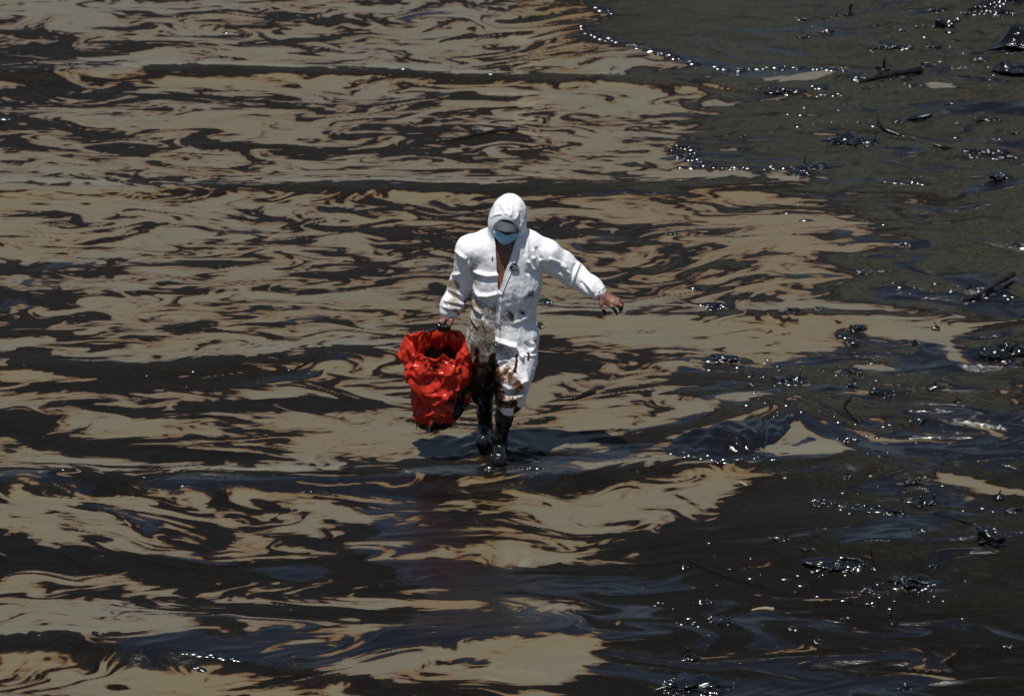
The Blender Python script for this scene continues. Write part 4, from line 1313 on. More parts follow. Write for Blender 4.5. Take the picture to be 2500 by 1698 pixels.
# ------------------------------------------------------------------ the red bag
def facets(T, V, n, amp, seed):
    """height of a randomly creased film over angle T and run V: flat triangles with random corners"""
    from mathutils.geometry import delaunay_2d_cdt
    r = np.random.default_rng(seed)
    vmax = V.max()
    pt = np.stack([r.uniform(0, 2 * np.pi, n), r.uniform(-.05, vmax + .05, n)], -1)
    h = np.clip(r.standard_normal(n), -1.6, 1.6) * amp
    k = 0.55                                   # radians to run, so that facets are about as wide as they are tall
    al = np.concatenate([pt - [2 * np.pi, 0], pt, pt + [2 * np.pi, 0]])
    hh = np.concatenate([h, h, h])
    keep = (al[:, 0] > -1.2) & (al[:, 0] < 2 * np.pi + 1.2)
    al, hh = al[keep], hh[keep]
    al = np.vstack([al, [[-2, -.3], [8.5, -.3], [-2, vmax + .3], [8.5, vmax + .3]]])
    hh = np.concatenate([hh, np.zeros(4)])
    out = delaunay_2d_cdt([Vector((a * k, b)) for a, b in al], [], [], 0, 1e-6)
    vs = np.array([v[:] for v in out[0]])
    hv = np.array([hh[o[0]] if o else 0.0 for o in out[3]])
    res = np.zeros(len(T), np.float32)
    X = T * k
    for f in out[2]:
        a, b, c = vs[f[0]], vs[f[1]], vs[f[2]]
        lo, hi = np.minimum(np.minimum(a, b), c), np.maximum(np.maximum(a, b), c)
        s = np.nonzero((X >= lo[0]) & (X <= hi[0]) & (V >= lo[1]) & (V <= hi[1]))[0]
        if not len(s):
            continue
        det = (b[1] - c[1]) * (a[0] - c[0]) + (c[0] - b[0]) * (a[1] - c[1])
        l0 = ((b[1] - c[1]) * (X[s] - c[0]) + (c[0] - b[0]) * (V[s] - c[1])) / det
        l1 = ((c[1] - a[1]) * (X[s] - c[0]) + (a[0] - c[0]) * (V[s] - c[1])) / det
        l2 = 1 - l0 - l1
        q = (l0 > -1e-6) & (l1 > -1e-6) & (l2 > -1e-6)
        res[s[q]] = (l0 * hv[f[0]] + l1 * hv[f[1]] + l2 * hv[f[2]])[q]
    return res


def build_bag():
    yc = 0.02
    prof = [(.175, 1054, 28), (.20, 1057, 46), (.235, 1062, 58), (.30, 1069, 67), (.39, 1072, 70), (.48, 1067, 76), (.575, 1063, 82), (.62, 1068, 78), (.66, 1071, 70), (.70, 1072, 66)]
    pz = [p[0] for p in prof]
    pc = [B(p[1] + 5, 900, yc)[0] for p in prof]
    ph = [p[2] / 415.0 for p in prof]
    nt, no, ni = 260, 120, 56
    th = np.linspace(0, 2 * np.pi, nt, endpoint=False)
    front = 0.5 + 0.5 * np.cos(th)
    # rim: low towards the camera, lifted at the back where the hand holds it
    rim = 0.668 + 0.10 * (1 - front) ** 1.2 + 0.018 * np.sin(3 * th + 1.0) * (1 - front) + 0.012 * np.sin(7 * th + .5) + 0.010 * np.sin(4 * th + 2) + 0.007 * np.sin(13 * th)
    dth = np.angle(np.exp(1j * (th - (np.pi - 0.35))))
    pull = np.exp(-(dth / 0.62) ** 2)
    grip = B(1086, 798, 0.012)
    rows = []
    for i in range(no):
        s = i / (no - 1)
        z = .175 + (rim - .175) * s
        zz = .175 + (.70 - .175) * s
        c = np.interp(zz, pz, pc)
        h = np.interp(zz, pz, ph)
        ear = np.exp(-(np.angle(np.exp(1j * (th + 1.75))) / .38) ** 2) * smooth(.70, .96, s)
        h = h * (1 + 0.30 * ear + 0.05 * np.sin(5 * th + 6 * s) * smooth(.1, .6, s) * (1 - .5 * s) + 0.04 * np.sin(8 * th - 9 * s))
        x = c + h * np.sin(th)
        y = yc - 0.78 * h * np.cos(th)
        V = np.stack([x, y, np.broadcast_to(z, th.shape)], -1)
        k = (pull * smooth(0.60, 1.0, s) ** 1.5)[:, None]
        V = V * (1 - k) + (grip + np.stack([0.05 * np.sin(th - 0.35 + np.pi) * 0 + 0.045 * dth, 0.02 + 0 * th, -0.05 * (1 - s) + 0 * th], -1)) * k
        rows.append(V)
    top = rows[-1]
    cen = np.array([top[:, 0].mean(), yc, 0])
    for i in range(1, ni):
        s = i / (ni - 1)
        V = top.copy()
        shrink = 1 - 0.10 * smooth(0, 0.15, s) - 0.10 * s
        V[:, 0] = cen[0] + (top[:, 0] - cen[0]) * shrink
        V[:, 1] = cen[1] + (top[:, 1] - cen[1]) * shrink
        V[:, 2] = top[:, 2] + 0.004 * math.sin(min(s * 20, math.pi)) - (top[:, 2] - 0.36) * s
        rows.append(V)
    V = np.array(rows)
    m = no + ni - 1
    idx = np.arange(m * nt).reshape(m, nt)
    j1 = np.roll(np.arange(nt), -1)
    F = np.stack([idx[:-1], idx[:-1][:, j1], idx[1:][:, j1], idx[1:]], -1).reshape(-1, 4)
    P = V.reshape(-1, 3)
    N = normals(P, F)
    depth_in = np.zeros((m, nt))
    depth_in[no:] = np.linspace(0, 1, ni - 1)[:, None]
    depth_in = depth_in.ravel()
    Q = project(P)
    facing = np.clip(N @ TO_CAM * 2, 0, 1)
    b0 = samp3(BROAD, P * np.array([1.3, 1.3, .9]) + 2.2)
    b1 = samp3(BROAD, P * 2.4 + 5.1)
    f0 = samp3(FINE, P * 1.1 + 1.3)
    # crumpled film: flat facets between sharp creases
    V2 = np.tile(np.arange(m)[:, None] / (no - 1.0), (1, nt)).ravel()
    T2 = np.tile(th, m)
    disp = 0.003 * (0.6 - np.abs(b0)) + facets(T2, V2, 120, 0.020, 5) + facets(T2, V2, 480, 0.011, 6) + 0.008 * (0.5 - np.abs(np.sin(9 * T2 + 1.5 * b0))) * smooth(0.42, 0.62, P[:, 2])
    disp *= 0.45 + 0.55 * smooth(0.2, 0.3, P[:, 2])
    disp *= 1 - 0.6 * np.exp(-((V2 - 1.0) / 0.05) ** 2)
    out = (depth_in == 0)
    FOLD = [
        (.040, 7, [(1024, 905), (1026, 930), (1036, 952), (1055, 966), (1082, 966)]), (-.050, 13, [(1046, 934), (1060, 932)]), (.022, 6, [(1030, 912), (1050, 918), (1075, 915)]),
        (.030, 6, [(1062, 988), (1080, 975), (1100, 955), (1120, 950)]), (-.022, 7, [(1092, 990), (1110, 975)]),
        (.020, 4, [(1048, 888), (1038, 905)]), (.020, 4, [(1070, 888), (1072, 915)]), (.022, 4, [(1092, 888), (1090, 915), (1080, 940)]), (.022, 4, [(1110, 886), (1108, 925), (1114, 950)]),
        (.030, 6, [(980, 890), (1000, 900), (1008, 925)]), (.026, 6, [(1002, 850), (1010, 870), (1012, 900)]), (-.020, 6, [(992, 915), (1003, 960)]),
        (.030, 5, [(1002, 905), (1012, 950), (1014, 1000)]), (.025, 5, [(1125, 920), (1118, 960), (1105, 1000)]), (.018, 4, [(1128, 850), (1138, 885), (1140, 920)]),
        (.030, 7, [(1000, 820), (1015, 818), (1030, 822)]), (.028, 6, [(1004, 830), (1012, 845), (1020, 860)]), (.020, 5, [(1015, 870), (1030, 875), (1038, 885)]),
        (.020, 5, [(1118, 868), (1128, 880), (1140, 890)]), (.022, 4, [(1030, 1018), (1060, 1008), (1090, 1012)]), (-.020, 5, [(1040, 1000), (1070, 996)]), (.018, 4, [(1025, 1000), (1040, 1010)]),
    ]
    disp = disp + 0.55 * strokes(Q, FOLD) * facing * out
    P = P + N * np.clip(disp, -.05, .05)[:, None]
    SOIL = [
        (1.4, 12, [(1018, 1044), (1050, 1046), (1090, 1040)]), (1.7, 16, [(1120, 1015), (1134, 990), (1138, 1010)]), (1.2, 9, [(1136, 962), (1146, 945)]), (1.3, 6, [(1004, 1000), (1004, 1022)]),
        (1.2, 6, [(1040, 806), (1060, 800), (1076, 803)]), (1.0, 5, [(1106, 812), (1118, 820)]), (1.0, 5, [(1034, 818), (1030, 828)]), (.9, 3, [(998, 862), (1000, 870)]),
        (.9, 4, [(1036, 890), (1032, 912)]), (.8, 4, [(1050, 892), (1048, 905)]), (1.1, 5, [(1062, 892), (1066, 898)]), (1.0, 5, [(1122, 900), (1124, 920)]), (.8, 5, [(1092, 985), (1100, 965)]),
        (1.1, 5, [(1058, 1020), (1058, 1040)]), (.8, 8, [(1110, 990), (1122, 960)]), (.7, 6, [(1140, 850), (1146, 880)]), (1.0, 4, [(1008, 1005), (1015, 1012)]),
    ]
    soil_shade = strokes(Q, SOIL) + 1.5 * smooth(0.45, 0.8, depth_in) + 0.5 * smooth(.05, .35, depth_in) + 0.7 * smooth(.215, .18, P[:, 2])  # oil stains, plus shade of the bag's inside painted darker with depth
    soil_shade += strokes(Q, [(.6, 10, [(1050, 858), (1095, 852)]), (1.2, 9, [(1045, 876), (1112, 872)])]) * (depth_in > 0.04)
    soil_shade += 0.9 * (P[:, 1] > 0.08) * smooth(0.45, 0.3, P[:, 2])
    bot = idx[0][::-1]
    inn = idx[-1]
    nP = len(P)
    P = np.vstack([P, P[idx[0]].mean(0) - [0, 0, .01], P[inn].mean(0) + [0, 0, .0]])
    F = np.vstack([F, [(idx[0, (j + 1) % nt], idx[0, j], nP, nP) for j in range(nt)], [(inn[j], inn[(j + 1) % nt], nP + 1, nP + 1) for j in range(nt)]])
    me = bpy.data.meshes.new('red_bag')
    tri = F[:, 2] == F[:, 3]
    me.from_pydata(P.tolist(), [], [tuple(q) for q in F[~tri].tolist()] + [tuple(q[:3]) for q in F[tri].tolist()])
    me.polygons.foreach_set('use_smooth', np.ones(len(me.polygons), bool))
    me.update()
    attr(me, 'soil_shade', np.concatenate([soil_shade, [2, 2]]))
    return me


def bag_material():
    t = NT('thin_red_plastic')
    p = t.objc()
    n = t.noise(t.scale(p, (1.6, 1.6, 0.8)), 42.0, 5.0, 0.62)
    s = t.math('ADD', t.attr('soil_shade'), t.math('MULTIPLY', t.math('SUBTRACT', n, 0.5), 2.4))
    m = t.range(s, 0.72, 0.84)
    film = t.math('MULTIPLY', t.range(s, 0.25, 0.8), 0.55)  # darker red for thin oil smears and the painted inner shade
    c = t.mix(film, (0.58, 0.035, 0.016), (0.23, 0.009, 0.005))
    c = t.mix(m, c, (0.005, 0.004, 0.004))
    wp = t.vmath('ADD', p, t.vmath('MULTIPLY', t.n('ShaderNodeTexNoise', ins={'Vector': p, 'Scale': 12.0, 'Detail': 2.0}).outputs['Color'], (0.03, 0.03, 0.03)))
    b = t.bump(t.math('ADD', t.vor(t.scale(wp, (1, 1, 0.5)), 17.0), t.math('MULTIPLY', t.vor(wp, 40.0), 0.3)), 0.010, 0.35)
    t.set(color=c, rough=t.fmix(m, 0.13, 0.12), normal=b, ior=1.5)
    tr = t.n('ShaderNodeBsdfTranslucent', ins={'Color': t.mix(m, (0.85, 0.05, 0.02), (0.0, 0.0, 0.0)), 'Normal': b})
    mx = t.n('ShaderNodeMixShader', ins={0: t.fmix(m, 0.25, 0.0), 1: t.b.outputs[0], 2: tr.outputs[0]})
    t.t.links.new(mx.outputs[0], t.t.nodes['Material Output'].inputs['Surface'])
    return t.m


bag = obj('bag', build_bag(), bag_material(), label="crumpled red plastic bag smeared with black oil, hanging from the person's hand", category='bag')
GLOSS = wet_oil('fresh_black_oil', (0.004, 0.0035, 0.004), 0.08, 0.002, 80.0)
# strings of oil running off the bottom
rr = np.random.default_rng(5)
for k in range(13):
    px = 1016 + 82 * (k + rr.uniform(-.3, .3)) / 12
    a = B(px, 1038, -0.085 + 0.05 * abs(px - 1065) / 60)
    L = rr.uniform(.008, .035)
    tube_obj('oil_drip', [a + [0, 0, .02], a, a + [0, 0, -L * .6], a + [0, 0, -L]], [.007, .0035, .0018, .0022], GLOSS, bag, 6)

# ------------------------------------------------------------------ oil-coated flotsam
import bmesh


def ico(sub):
    bm = bmesh.new()
    bmesh.ops.create_icosphere(bm, subdivisions=sub, radius=1.0)
    V = np.array([v.co[:] for v in bm.verts])
    F = np.array([[v.index for v in f.verts] for f in bm.faces])
    bm.free()
    return V, F


ICO4, ICO3, ICO1, ICO0 = ico(5), ico(4), ico(3), ico(2)
OILY = wet_oil('oil_coated_debris', (0.003, 0.0028, 0.003), 0.12, 0.0025, 36.0, 1.7)
DULL = wet_oil('oil_crusted_wood', (0.007, 0.006, 0.005), 0.22, 0.004, 45.0)


def spot(px, py):
    g = ground(px, py)
    z = water_z(g[0], g[1])
    m = (g - CAM) @ FWD / FPX
    return np.array([g[0], g[1], z]), m


def root(name, px, py, label, category, group=None):
    c, m = spot(px, py)
    o = obj(name, None, label=label, category=category)
    o.location = c
    if group:
        o['group'] = group
    return o, c, m


def lump_mesh(name, w, d, h, seed, rough=1.0, fine=1.0, base=ICO3):
    V, F = base
    r = 1 + rough * 0.30 * samp3(BROAD, V * 0.16 + seed * 0.37) + fine * 0.17 * samp3(FINE, V * 0.085 + seed * 0.21)
    P = V * r[:, None] * np.array([w, d, h])
    return mesh_from(name, P, F)


def clump(px, py, w, label, seed, hgt=0.45, strands=4, group='oily clumps of weed on the slick', tilt=0.0):
    """low heap of oil-soaked weed, w photo pixels wide, with loose strands"""
    o, c, m = root('weed_clump', px, py, label, 'weed clump', group)
    r = np.random.default_rng(seed)
    W = w * m / 2
    b = obj('mass', lump_mesh('mass', W, W * 0.7, max(W * hgt, 0.012), seed, 1.5, 1.5, ICO4 if w > 60 else ICO3), OILY, o)
    b.location = (0, 0, W * hgt * 0.15)
    b.rotation_euler = (0, 0, tilt)
    for k in range(strands):
        a = r.uniform(0, 2 * np.pi)
        L = W * r.uniform(0.8, 1.6)
        s = np.linspace(0, 1, 9)
        up = r.uniform(0.02, 0.45) * W * hgt * 2
        pts = np.stack([np.cos(a) * (0.5 * W + L * s) + 0.12 * L * np.sin(4 * s + r.uniform(0, 6)), 0.8 * np.sin(a) * (0.5 * W + L * s), W * hgt * 0.4 + up * np.sin(s * 3.0) - 0.6 * W * hgt * s], -1)
        rad = (0.004 + 0.04 * W) * (1 - 0.75 * s) * r.uniform(0.4, 1.0)
        obj('strand', tube_mesh('strand', pts, rad, 7, seed + k, 0.12), OILY, o)
    return o


def stick(pts, r0, r1, label, seed, name='stick', category='stick', lift=(0, 0), group=None, knots=0, mat=None, sides=9, rough=0.07):
    """branch or stalk through photo positions on the water; lift: heights of its two ends"""
    g = [spot(*p) for p in pts]
    m = g[0][1]
    P = np.array([q[0] for q in g])
    c = P[0].copy()
    s = np.linspace(0, 1, len(P))
    P[:, 2] += lift[0] + (lift[1] - lift[0]) * s
    n = max(14, 6 * len(P))
    t = np.linspace(0, 1, n)
    Pi = np.stack([np.interp(t, s, P[:, i]) for i in range(3)], -1)
    for _ in range(3):
        Pi[1:-1] = 0.25 * Pi[:-2] + 0.5 * Pi[1:-1] + 0.25 * Pi[2:]
    R = (r0 + (r1 - r0) * t) * m
    o, c, _ = root(name, *pts[0], label, category, group)
    me = tube_mesh('shaft', Pi - c, R, sides, seed, rough)
    obj('shaft', me, mat or DULL, o)
    r = np.random.default_rng(seed)
    for k in range(knots):
        i = int(r.uniform(.25, .85) * n)
        a = Pi[i] - c
        L = r.uniform(2.0, 5.0) * R[i]
        d = np.array([r.uniform(-1, 1), r.uniform(-1, 1), r.uniform(0.2, 1)])
        d /= np.linalg.norm(d)
        obj('side_shoot', tube_mesh('side_shoot', [a, a + d * L * .5, a + d * L], [R[i] * .6, R[i] * .4, R[i] * .15], 7, seed + k, .1), mat or DULL, o)
    return o


def stalk(px, py, top, bend, r, label, seed, name='stalk', category='stalk', group=None):
    """thin stem standing out of the water: top photo pixels high"""
    o, c, m = root(name, px, py, label, category, group)
    H = top * m / math.cos(PITCH)
    s = np.linspace(-0.15, 1, 14)
    rr = np.random.default_rng(seed)
    pts = np.stack([bend * m * s ** 2 + 0.06 * H * np.sin(5 * s + seed), 0.1 * H * s * rr.uniform(-1, 1), H * s], -1)
    rad = r * m * (1.0 - 0.55 * np.clip(s, 0, 1)) * (1 + 0.25 * np.sin(9 * s + seed))
    obj('stem', tube_mesh('stem', pts, rad, 8, seed, .08), DULL, o)
    obj('foot', lump_mesh('foot', 2.6 * r * m + .008, 2.6 * r * m + .008, .012, seed, 1, 1, ICO1), OILY, o)
    return o


def frond(pts, w, label, seed, group='knobbly fronds on the slick'):
    """long knobbly frond of weed along photo positions, w pixels thick"""
    g = [spot(*p) for p in pts]
    m = g[0][1]
    P = np.array([q[0] for q in g])
    s = np.linspace(0, 1, len(P))
    n = 90
    t = np.linspace(0, 1, n)
    Pi = np.stack([np.interp(t, s, P[:, i]) for i in range(3)], -1)
    r = np.random.default_rng(seed)
    R = w * m * (0.35 + 0.65 * np.sin(np.pi * np.clip(t * 0.94 + 0.03, 0, 1)) ** 0.6) * 0.5
    R = R * (1 + 0.28 * np.sin(t * n * 0.9 + r.uniform(0, 6)) + 0.10 * r.standard_normal(n))
    Pi[:, 1] += 0.35 * R * r.standard_normal(n)
    Pi[:, 2] += 0.25 * R
    o, c, _ = root('weed_frond', *pts[0], label, 'weed frond', group)
    obj('blade', tube_mesh('blade', Pi - c, R, 12, seed, 0.22), OILY, o)
    for k in range(6):
        i = int(r.uniform(.1, .9) * n)
        a = Pi[i] - c
        L = w * m * r.uniform(.8, 1.8)
        q = r.uniform(-1, 1)
        obj('leaf', tube_mesh('leaf', [a, a + [.5 * L * q, -.3 * L, .25 * R[i]], a + [L * q, -.5 * L, -.5 * R[i]]], [R[i] * .5, R[i] * .4, R[i] * .12], 7, seed + k, .2), OILY, o)
    return o


def rock(px, py, w, h, label, seed, name='stone', category='stone'):
    o, c, m = root(name, px, py, label, category)
    W, H = w * m / 2, h * m
    b = obj('mass', lump_mesh('mass', W, W * .8, H * .75, seed, .9, .5, ICO4), OILY, o)
    b.location = (0, 0, H * .15)
    b = obj('crust', lump_mesh('crust', W * .5, W * .4, H * .3, seed + 9, 1.4, 1.8), OILY, o)
    b.location = (-.45 * W, -.25 * W, H * .35)
    return o


# ---- sheets of plastic under oil
def sheet(name, front, back, label, dome, folds, seed, point=1.0):
    n, m_ = 130, 60
    u = np.linspace(0, 1, n)
    v = np.linspace(0, 1, m_)
    A, Bk = gpts(front), gpts(back)
    fx = np.stack([np.interp(u, np.linspace(0, 1, len(A)), A[:, i]) for i in range(2)], -1)
    bx = np.stack([np.interp(u, np.linspace(0, 1, len(Bk)), Bk[:, i]) for i in range(2)], -1)
    XY = fx[None] * (1 - v)[:, None, None] + bx[None] * v[:, None, None]
    U, Vv = np.meshgrid(u, v)
    r = np.random.default_rng(seed)
    wob = 0.5 * np.sin(5 * U + 2) + 0.4 * np.sin(11 * U + 3 * Vv)
    phi = np.arctan2(Vv + .02, (1.02 - U) * point)
    ridge = np.abs(np.sin(folds * 2.0 * phi + 0.35 * wob))
    ridge2 = np.abs(np.sin(folds * 4.7 * phi + 0.8 * wob + 1.0))
    env = np.sin(np.pi * np.clip(U, 0.0, 1)) ** 0.6 * np.sin(np.pi * np.clip(Vv * .92 + .08, 0, 1)) ** 0.45
    lob = 0.5 + 0.5 * np.sin(2.2 * np.pi * U + 1.3 * Vv + seed)
    z = -0.012 + 1.2 * env * (dome * (0.25 + 0.45 * np.sin(np.pi * Vv) * lob) + dome * 0.62 * (1 - ridge) ** 1.6 + dome * 0.34 * (1 - ridge2) ** 1.5 * lob)
    P = np.concatenate([XY, z[..., None]], -1).reshape(-1, 3)
    P[:, 2] += 0.0012 * samp3(FINE, P * 0.6 + seed) + 0.005 * samp3(BROAD, P * .9 + seed)
    zw = np.array([water_z(x, y) for x, y in P[::7, :2]])
    P[:, 2] += zw.mean()
    idx = np.arange(n * m_).reshape(m_, n)
    F = np.stack([idx[:-1, :-1], idx[:-1, 1:], idx[1:, 1:], idx[1:, :-1]], -1).reshape(-1, 4)
    me = mesh_from(name, P, F)
    o = obj(name, me, GLOSS, label=label, category='plastic sheet')
    md = o.modifiers.new('thickness', 'SOLIDIFY')
    md.thickness = 0.004
    return o


sheet('plastic_sheet', [(1628, 1090), (1680, 1118), (1740, 1132), (1800, 1134), (1856, 1120)], [(1640, 1072), (1700, 1046), (1780, 1028), (1880, 1012), (1975, 1000)],
      'large folded sheet of plastic black with oil, left of the bare pale pool', .055, 3.6, 3, 2.2)
sheet('plastic_sheet', [(2405, 118), (2450, 124), (2500, 126), (2550, 124)], [(2430, 104), (2465, 92), (2500, 80), (2550, 70)],
      'glossy blue-black sheet of plastic rising at the upper right edge of the picture', .10, 2.0, 4)
sheet('plastic_sheet', [(2422, 166), (2440, 178), (2470, 182), (2540, 180)], [(2428, 156), (2446, 150), (2474, 148), (2540, 156)],
      'smooth bulging piece of plastic in oil at the right edge, below the rising sheet', .075, 1.2, 5)

# ---- sticks, logs, stalks
stick([(1062, 345), (1110, 342), (1160, 333), (1215, 322), (1262, 318)], 2.5, 6.0, 'thin black stick floating alone on the pale water far behind the person', 1, lift=(.0, .01), knots=2)
stick([(1330, 985), (1372, 978), (1408, 976), (1425, 968), (1452, 960)], 2.0, 6.0, "short black stick with a thick end right of the person's knee", 2, lift=(0, .02), knots=1)
stick([(2090, 208), (2130, 200), (2180, 190), (2250, 178)], 4, 8, 'thick tapering log half sunk in the oil near the top of the picture', 3, 'log', 'log', (.0, .04), knots=3, rough=.12)
stick([(2345, 738), (2380, 730), (2430, 714), (2475, 701)], 4, 6.5, 'straight black log with a broken end by the right edge', 4, 'log', 'log', (.0, .06), knots=2, rough=.1)
stick([(2215, 291), (2240, 287), (2272, 286)], 3.5, 5.5, 'small stick with a rounded end between the curved branch and the far weed', 5, lift=(.005, .02))
stick([(2281, 358), (2300, 361), (2322, 366)], 5, 4, 'stubby black stick left of the long knobbly frond', 6, lift=(.01, .01))
stick([(2140, 292), (2144, 312), (2160, 325), (2200, 330)], 2.0, 5.0, 'curved branch with its thin end lifted, upper right part of the slick', 7, 'branch', 'branch', (.06, .0), knots=3)
stick([(1673, 1366), (1720, 1392), (1790, 1415), (1870, 1432), (1948, 1446)], 1.8, 1.2, 'long cord lying straight across the dark oil at lower right', 8, 'cord', 'cord', (.002, .0), mat=GLOSS)
stick([(2190, 1210), (2240, 1240), (2300, 1262), (2385, 1285)], 1.8, 2.2, 'smooth cord leading down to the round black stone', 9, 'cord', 'cord', (.001, .001), mat=GLOSS)
stick([(2080, 985), (2058, 1000), (2075, 1016), (2100, 1030)], 2.5, 2.5, 'hooked twig just right of the folded plastic sheet', 11, 'twig', 'twig', (.03, .0))
stick([(1836, 1496), (1850, 1492), (1870, 1491), (1888, 1494)], 3.0, 6.0, 'pale yellowish sliver of wood on the black oil', 12, 'wood_sliver', 'wood sliver', (.004, .004), mat=simple('bare_wood', (0.20, 0.155, 0.085), .7))
stick([(1806, 1178), (1813, 1182), (1822, 1187)], 2.0, 2.5, 'tiny pale splinter at the tip of the sandy tongue', 13, 'wood_sliver', 'wood sliver', (.004, .004), mat=simple('bare_wood_grey', (0.28, 0.25, 0.18), .7))
stalk(2074, 36, 30, 8, 5.0, 'dark post-like stalk standing alone at the very top', 1)
stalk(2158, 166, 26, 3, 5.0, 'short upright stalk above the tapering log', 2)
stalk(1966, 408, 32, -2, 1.6, 'thin upright stem with a bead at its tip', 3)
stalk(2135, 352, 26, 2, 2.5, 'upright spike growing from the long weed heap', 4)
stalk(2286, 802, 16, -5, 2.6, 'short bent peg standing on the pale water at right', 5)
stalk(1861, 920, 14, 3, 1.6, 'tiny curved stem beside the small ring', 6)
stalk(1952, 930, 22, 4, 2.2, 'stem sticking out of the glittering weed below the pale tongue', 7)
stalk(2134, 1394, 52, -10, 2.2, 'tall bent stalk standing by the leaf-shaped weed at lower right', 8)
stalk(2178, 1524, 42, -1, 2.6, 'straight upright twig in the black oil near the bottom', 9)
stalk(1676, 1386, 24, 4, 3.0, 'dark knob-like stub at the upper end of the long cord', 10)
stalk(1681, 1612, 26, -3, 6.0, 'fat upright stub in the blue sheen near the bottom', 11)
stalk(2250, 1226, 16, -3, 5.0, 'left one of two black fragments standing side by side', 12)
stalk(2278, 1226, 20, 5, 5.5, 'right one of two black fragments standing side by side', 13)
stalk(2440, 1210, 18, 4, 3.0, 'small upright stub below the pale streak at right', 14)
stalk(2283, 952, 18, 0, 5.0, 'squat upright stub in the oil, right of the pale pool', 15)
stalk(2478, 598, 12, 2, 3.0, 'tiny upright stub at the right edge above the log', 16)
stalk(2455, 118, 44, 1, 1.2, 'hair-thin stem in front of the rising sheet', 17)

# ---- stones and the half-sunk ring
rock(2305, 62, 52, 26, 'dark rounded stone with a crust of weed, top right', 1)
rock(2421, 1330, 58, 36, 'round black stone with a wet crust at lower right', 2)
for k, (px, py, w, lb) in enumerate([(1916, 1170, 9, 'pale oval pebble on dark oil below the pale pool'), (2125, 1162, 9, 'small pale pebble right of the oval one'),
                                     (2258, 1172, 7, 'tiny pale pebble near the pale streak'), (1866, 886, 7, 'yellowish pebble by the pale tongue on the oil')]):
    o, c, m = root('pebble', px, py, lb, 'pebble', 'pale pebbles on the oil')
    obj('stone', lump_mesh('stone', w * m / 2, w * m / 2 * .9, w * m * .3, 40 + k, .4, .2, ICO1), simple('pale_pebble', (0.33, 0.29, 0.2), .6), o)


def ring(px, py, w, label, seed, tube=.22, tilt=.25):
    o, c, m = root('ring', px, py, label, 'ring')
    W = w * m / 2
    a = np.linspace(0.0, 2 * np.pi, 70)
    q = 1 + .10 * np.sin(2 * a + seed) + .07 * np.sin(5 * a + 2 * seed)
    pts = np.stack([W * q * np.cos(a), .8 * W * q * np.sin(a), -tilt * W * np.sin(a - .4) * .6 - .02 * W + .09 * W * np.sin(3 * a + seed)], -1)
    obj('hoop', tube_mesh('hoop', pts, np.full(70, tube * W) * (1 + .3 * np.sin(4 * a + seed) + .2 * np.sin(9 * a)), 12, seed, .10), OILY, o)
    return o, W


o, W = ring(2436, 866, 96, 'large half-sunk black ring heaped with oily weed at the right edge', 2, .26, .35)
for k, (dx, dy, s) in enumerate([(-.55, -.2, .42), (.1, -.55, .40), (.3, .35, .35)]):
    b = obj('weed', lump_mesh('weed', s * W, s * W, .22 * W, 60 + k, 1.3, 1.6), OILY, o)
    b.location = (dx * W, dy * W, .16 * W)
ring(1828, 912, 34, 'small thin ring lying on the oil below the pale tongue', 5, .09, .1)

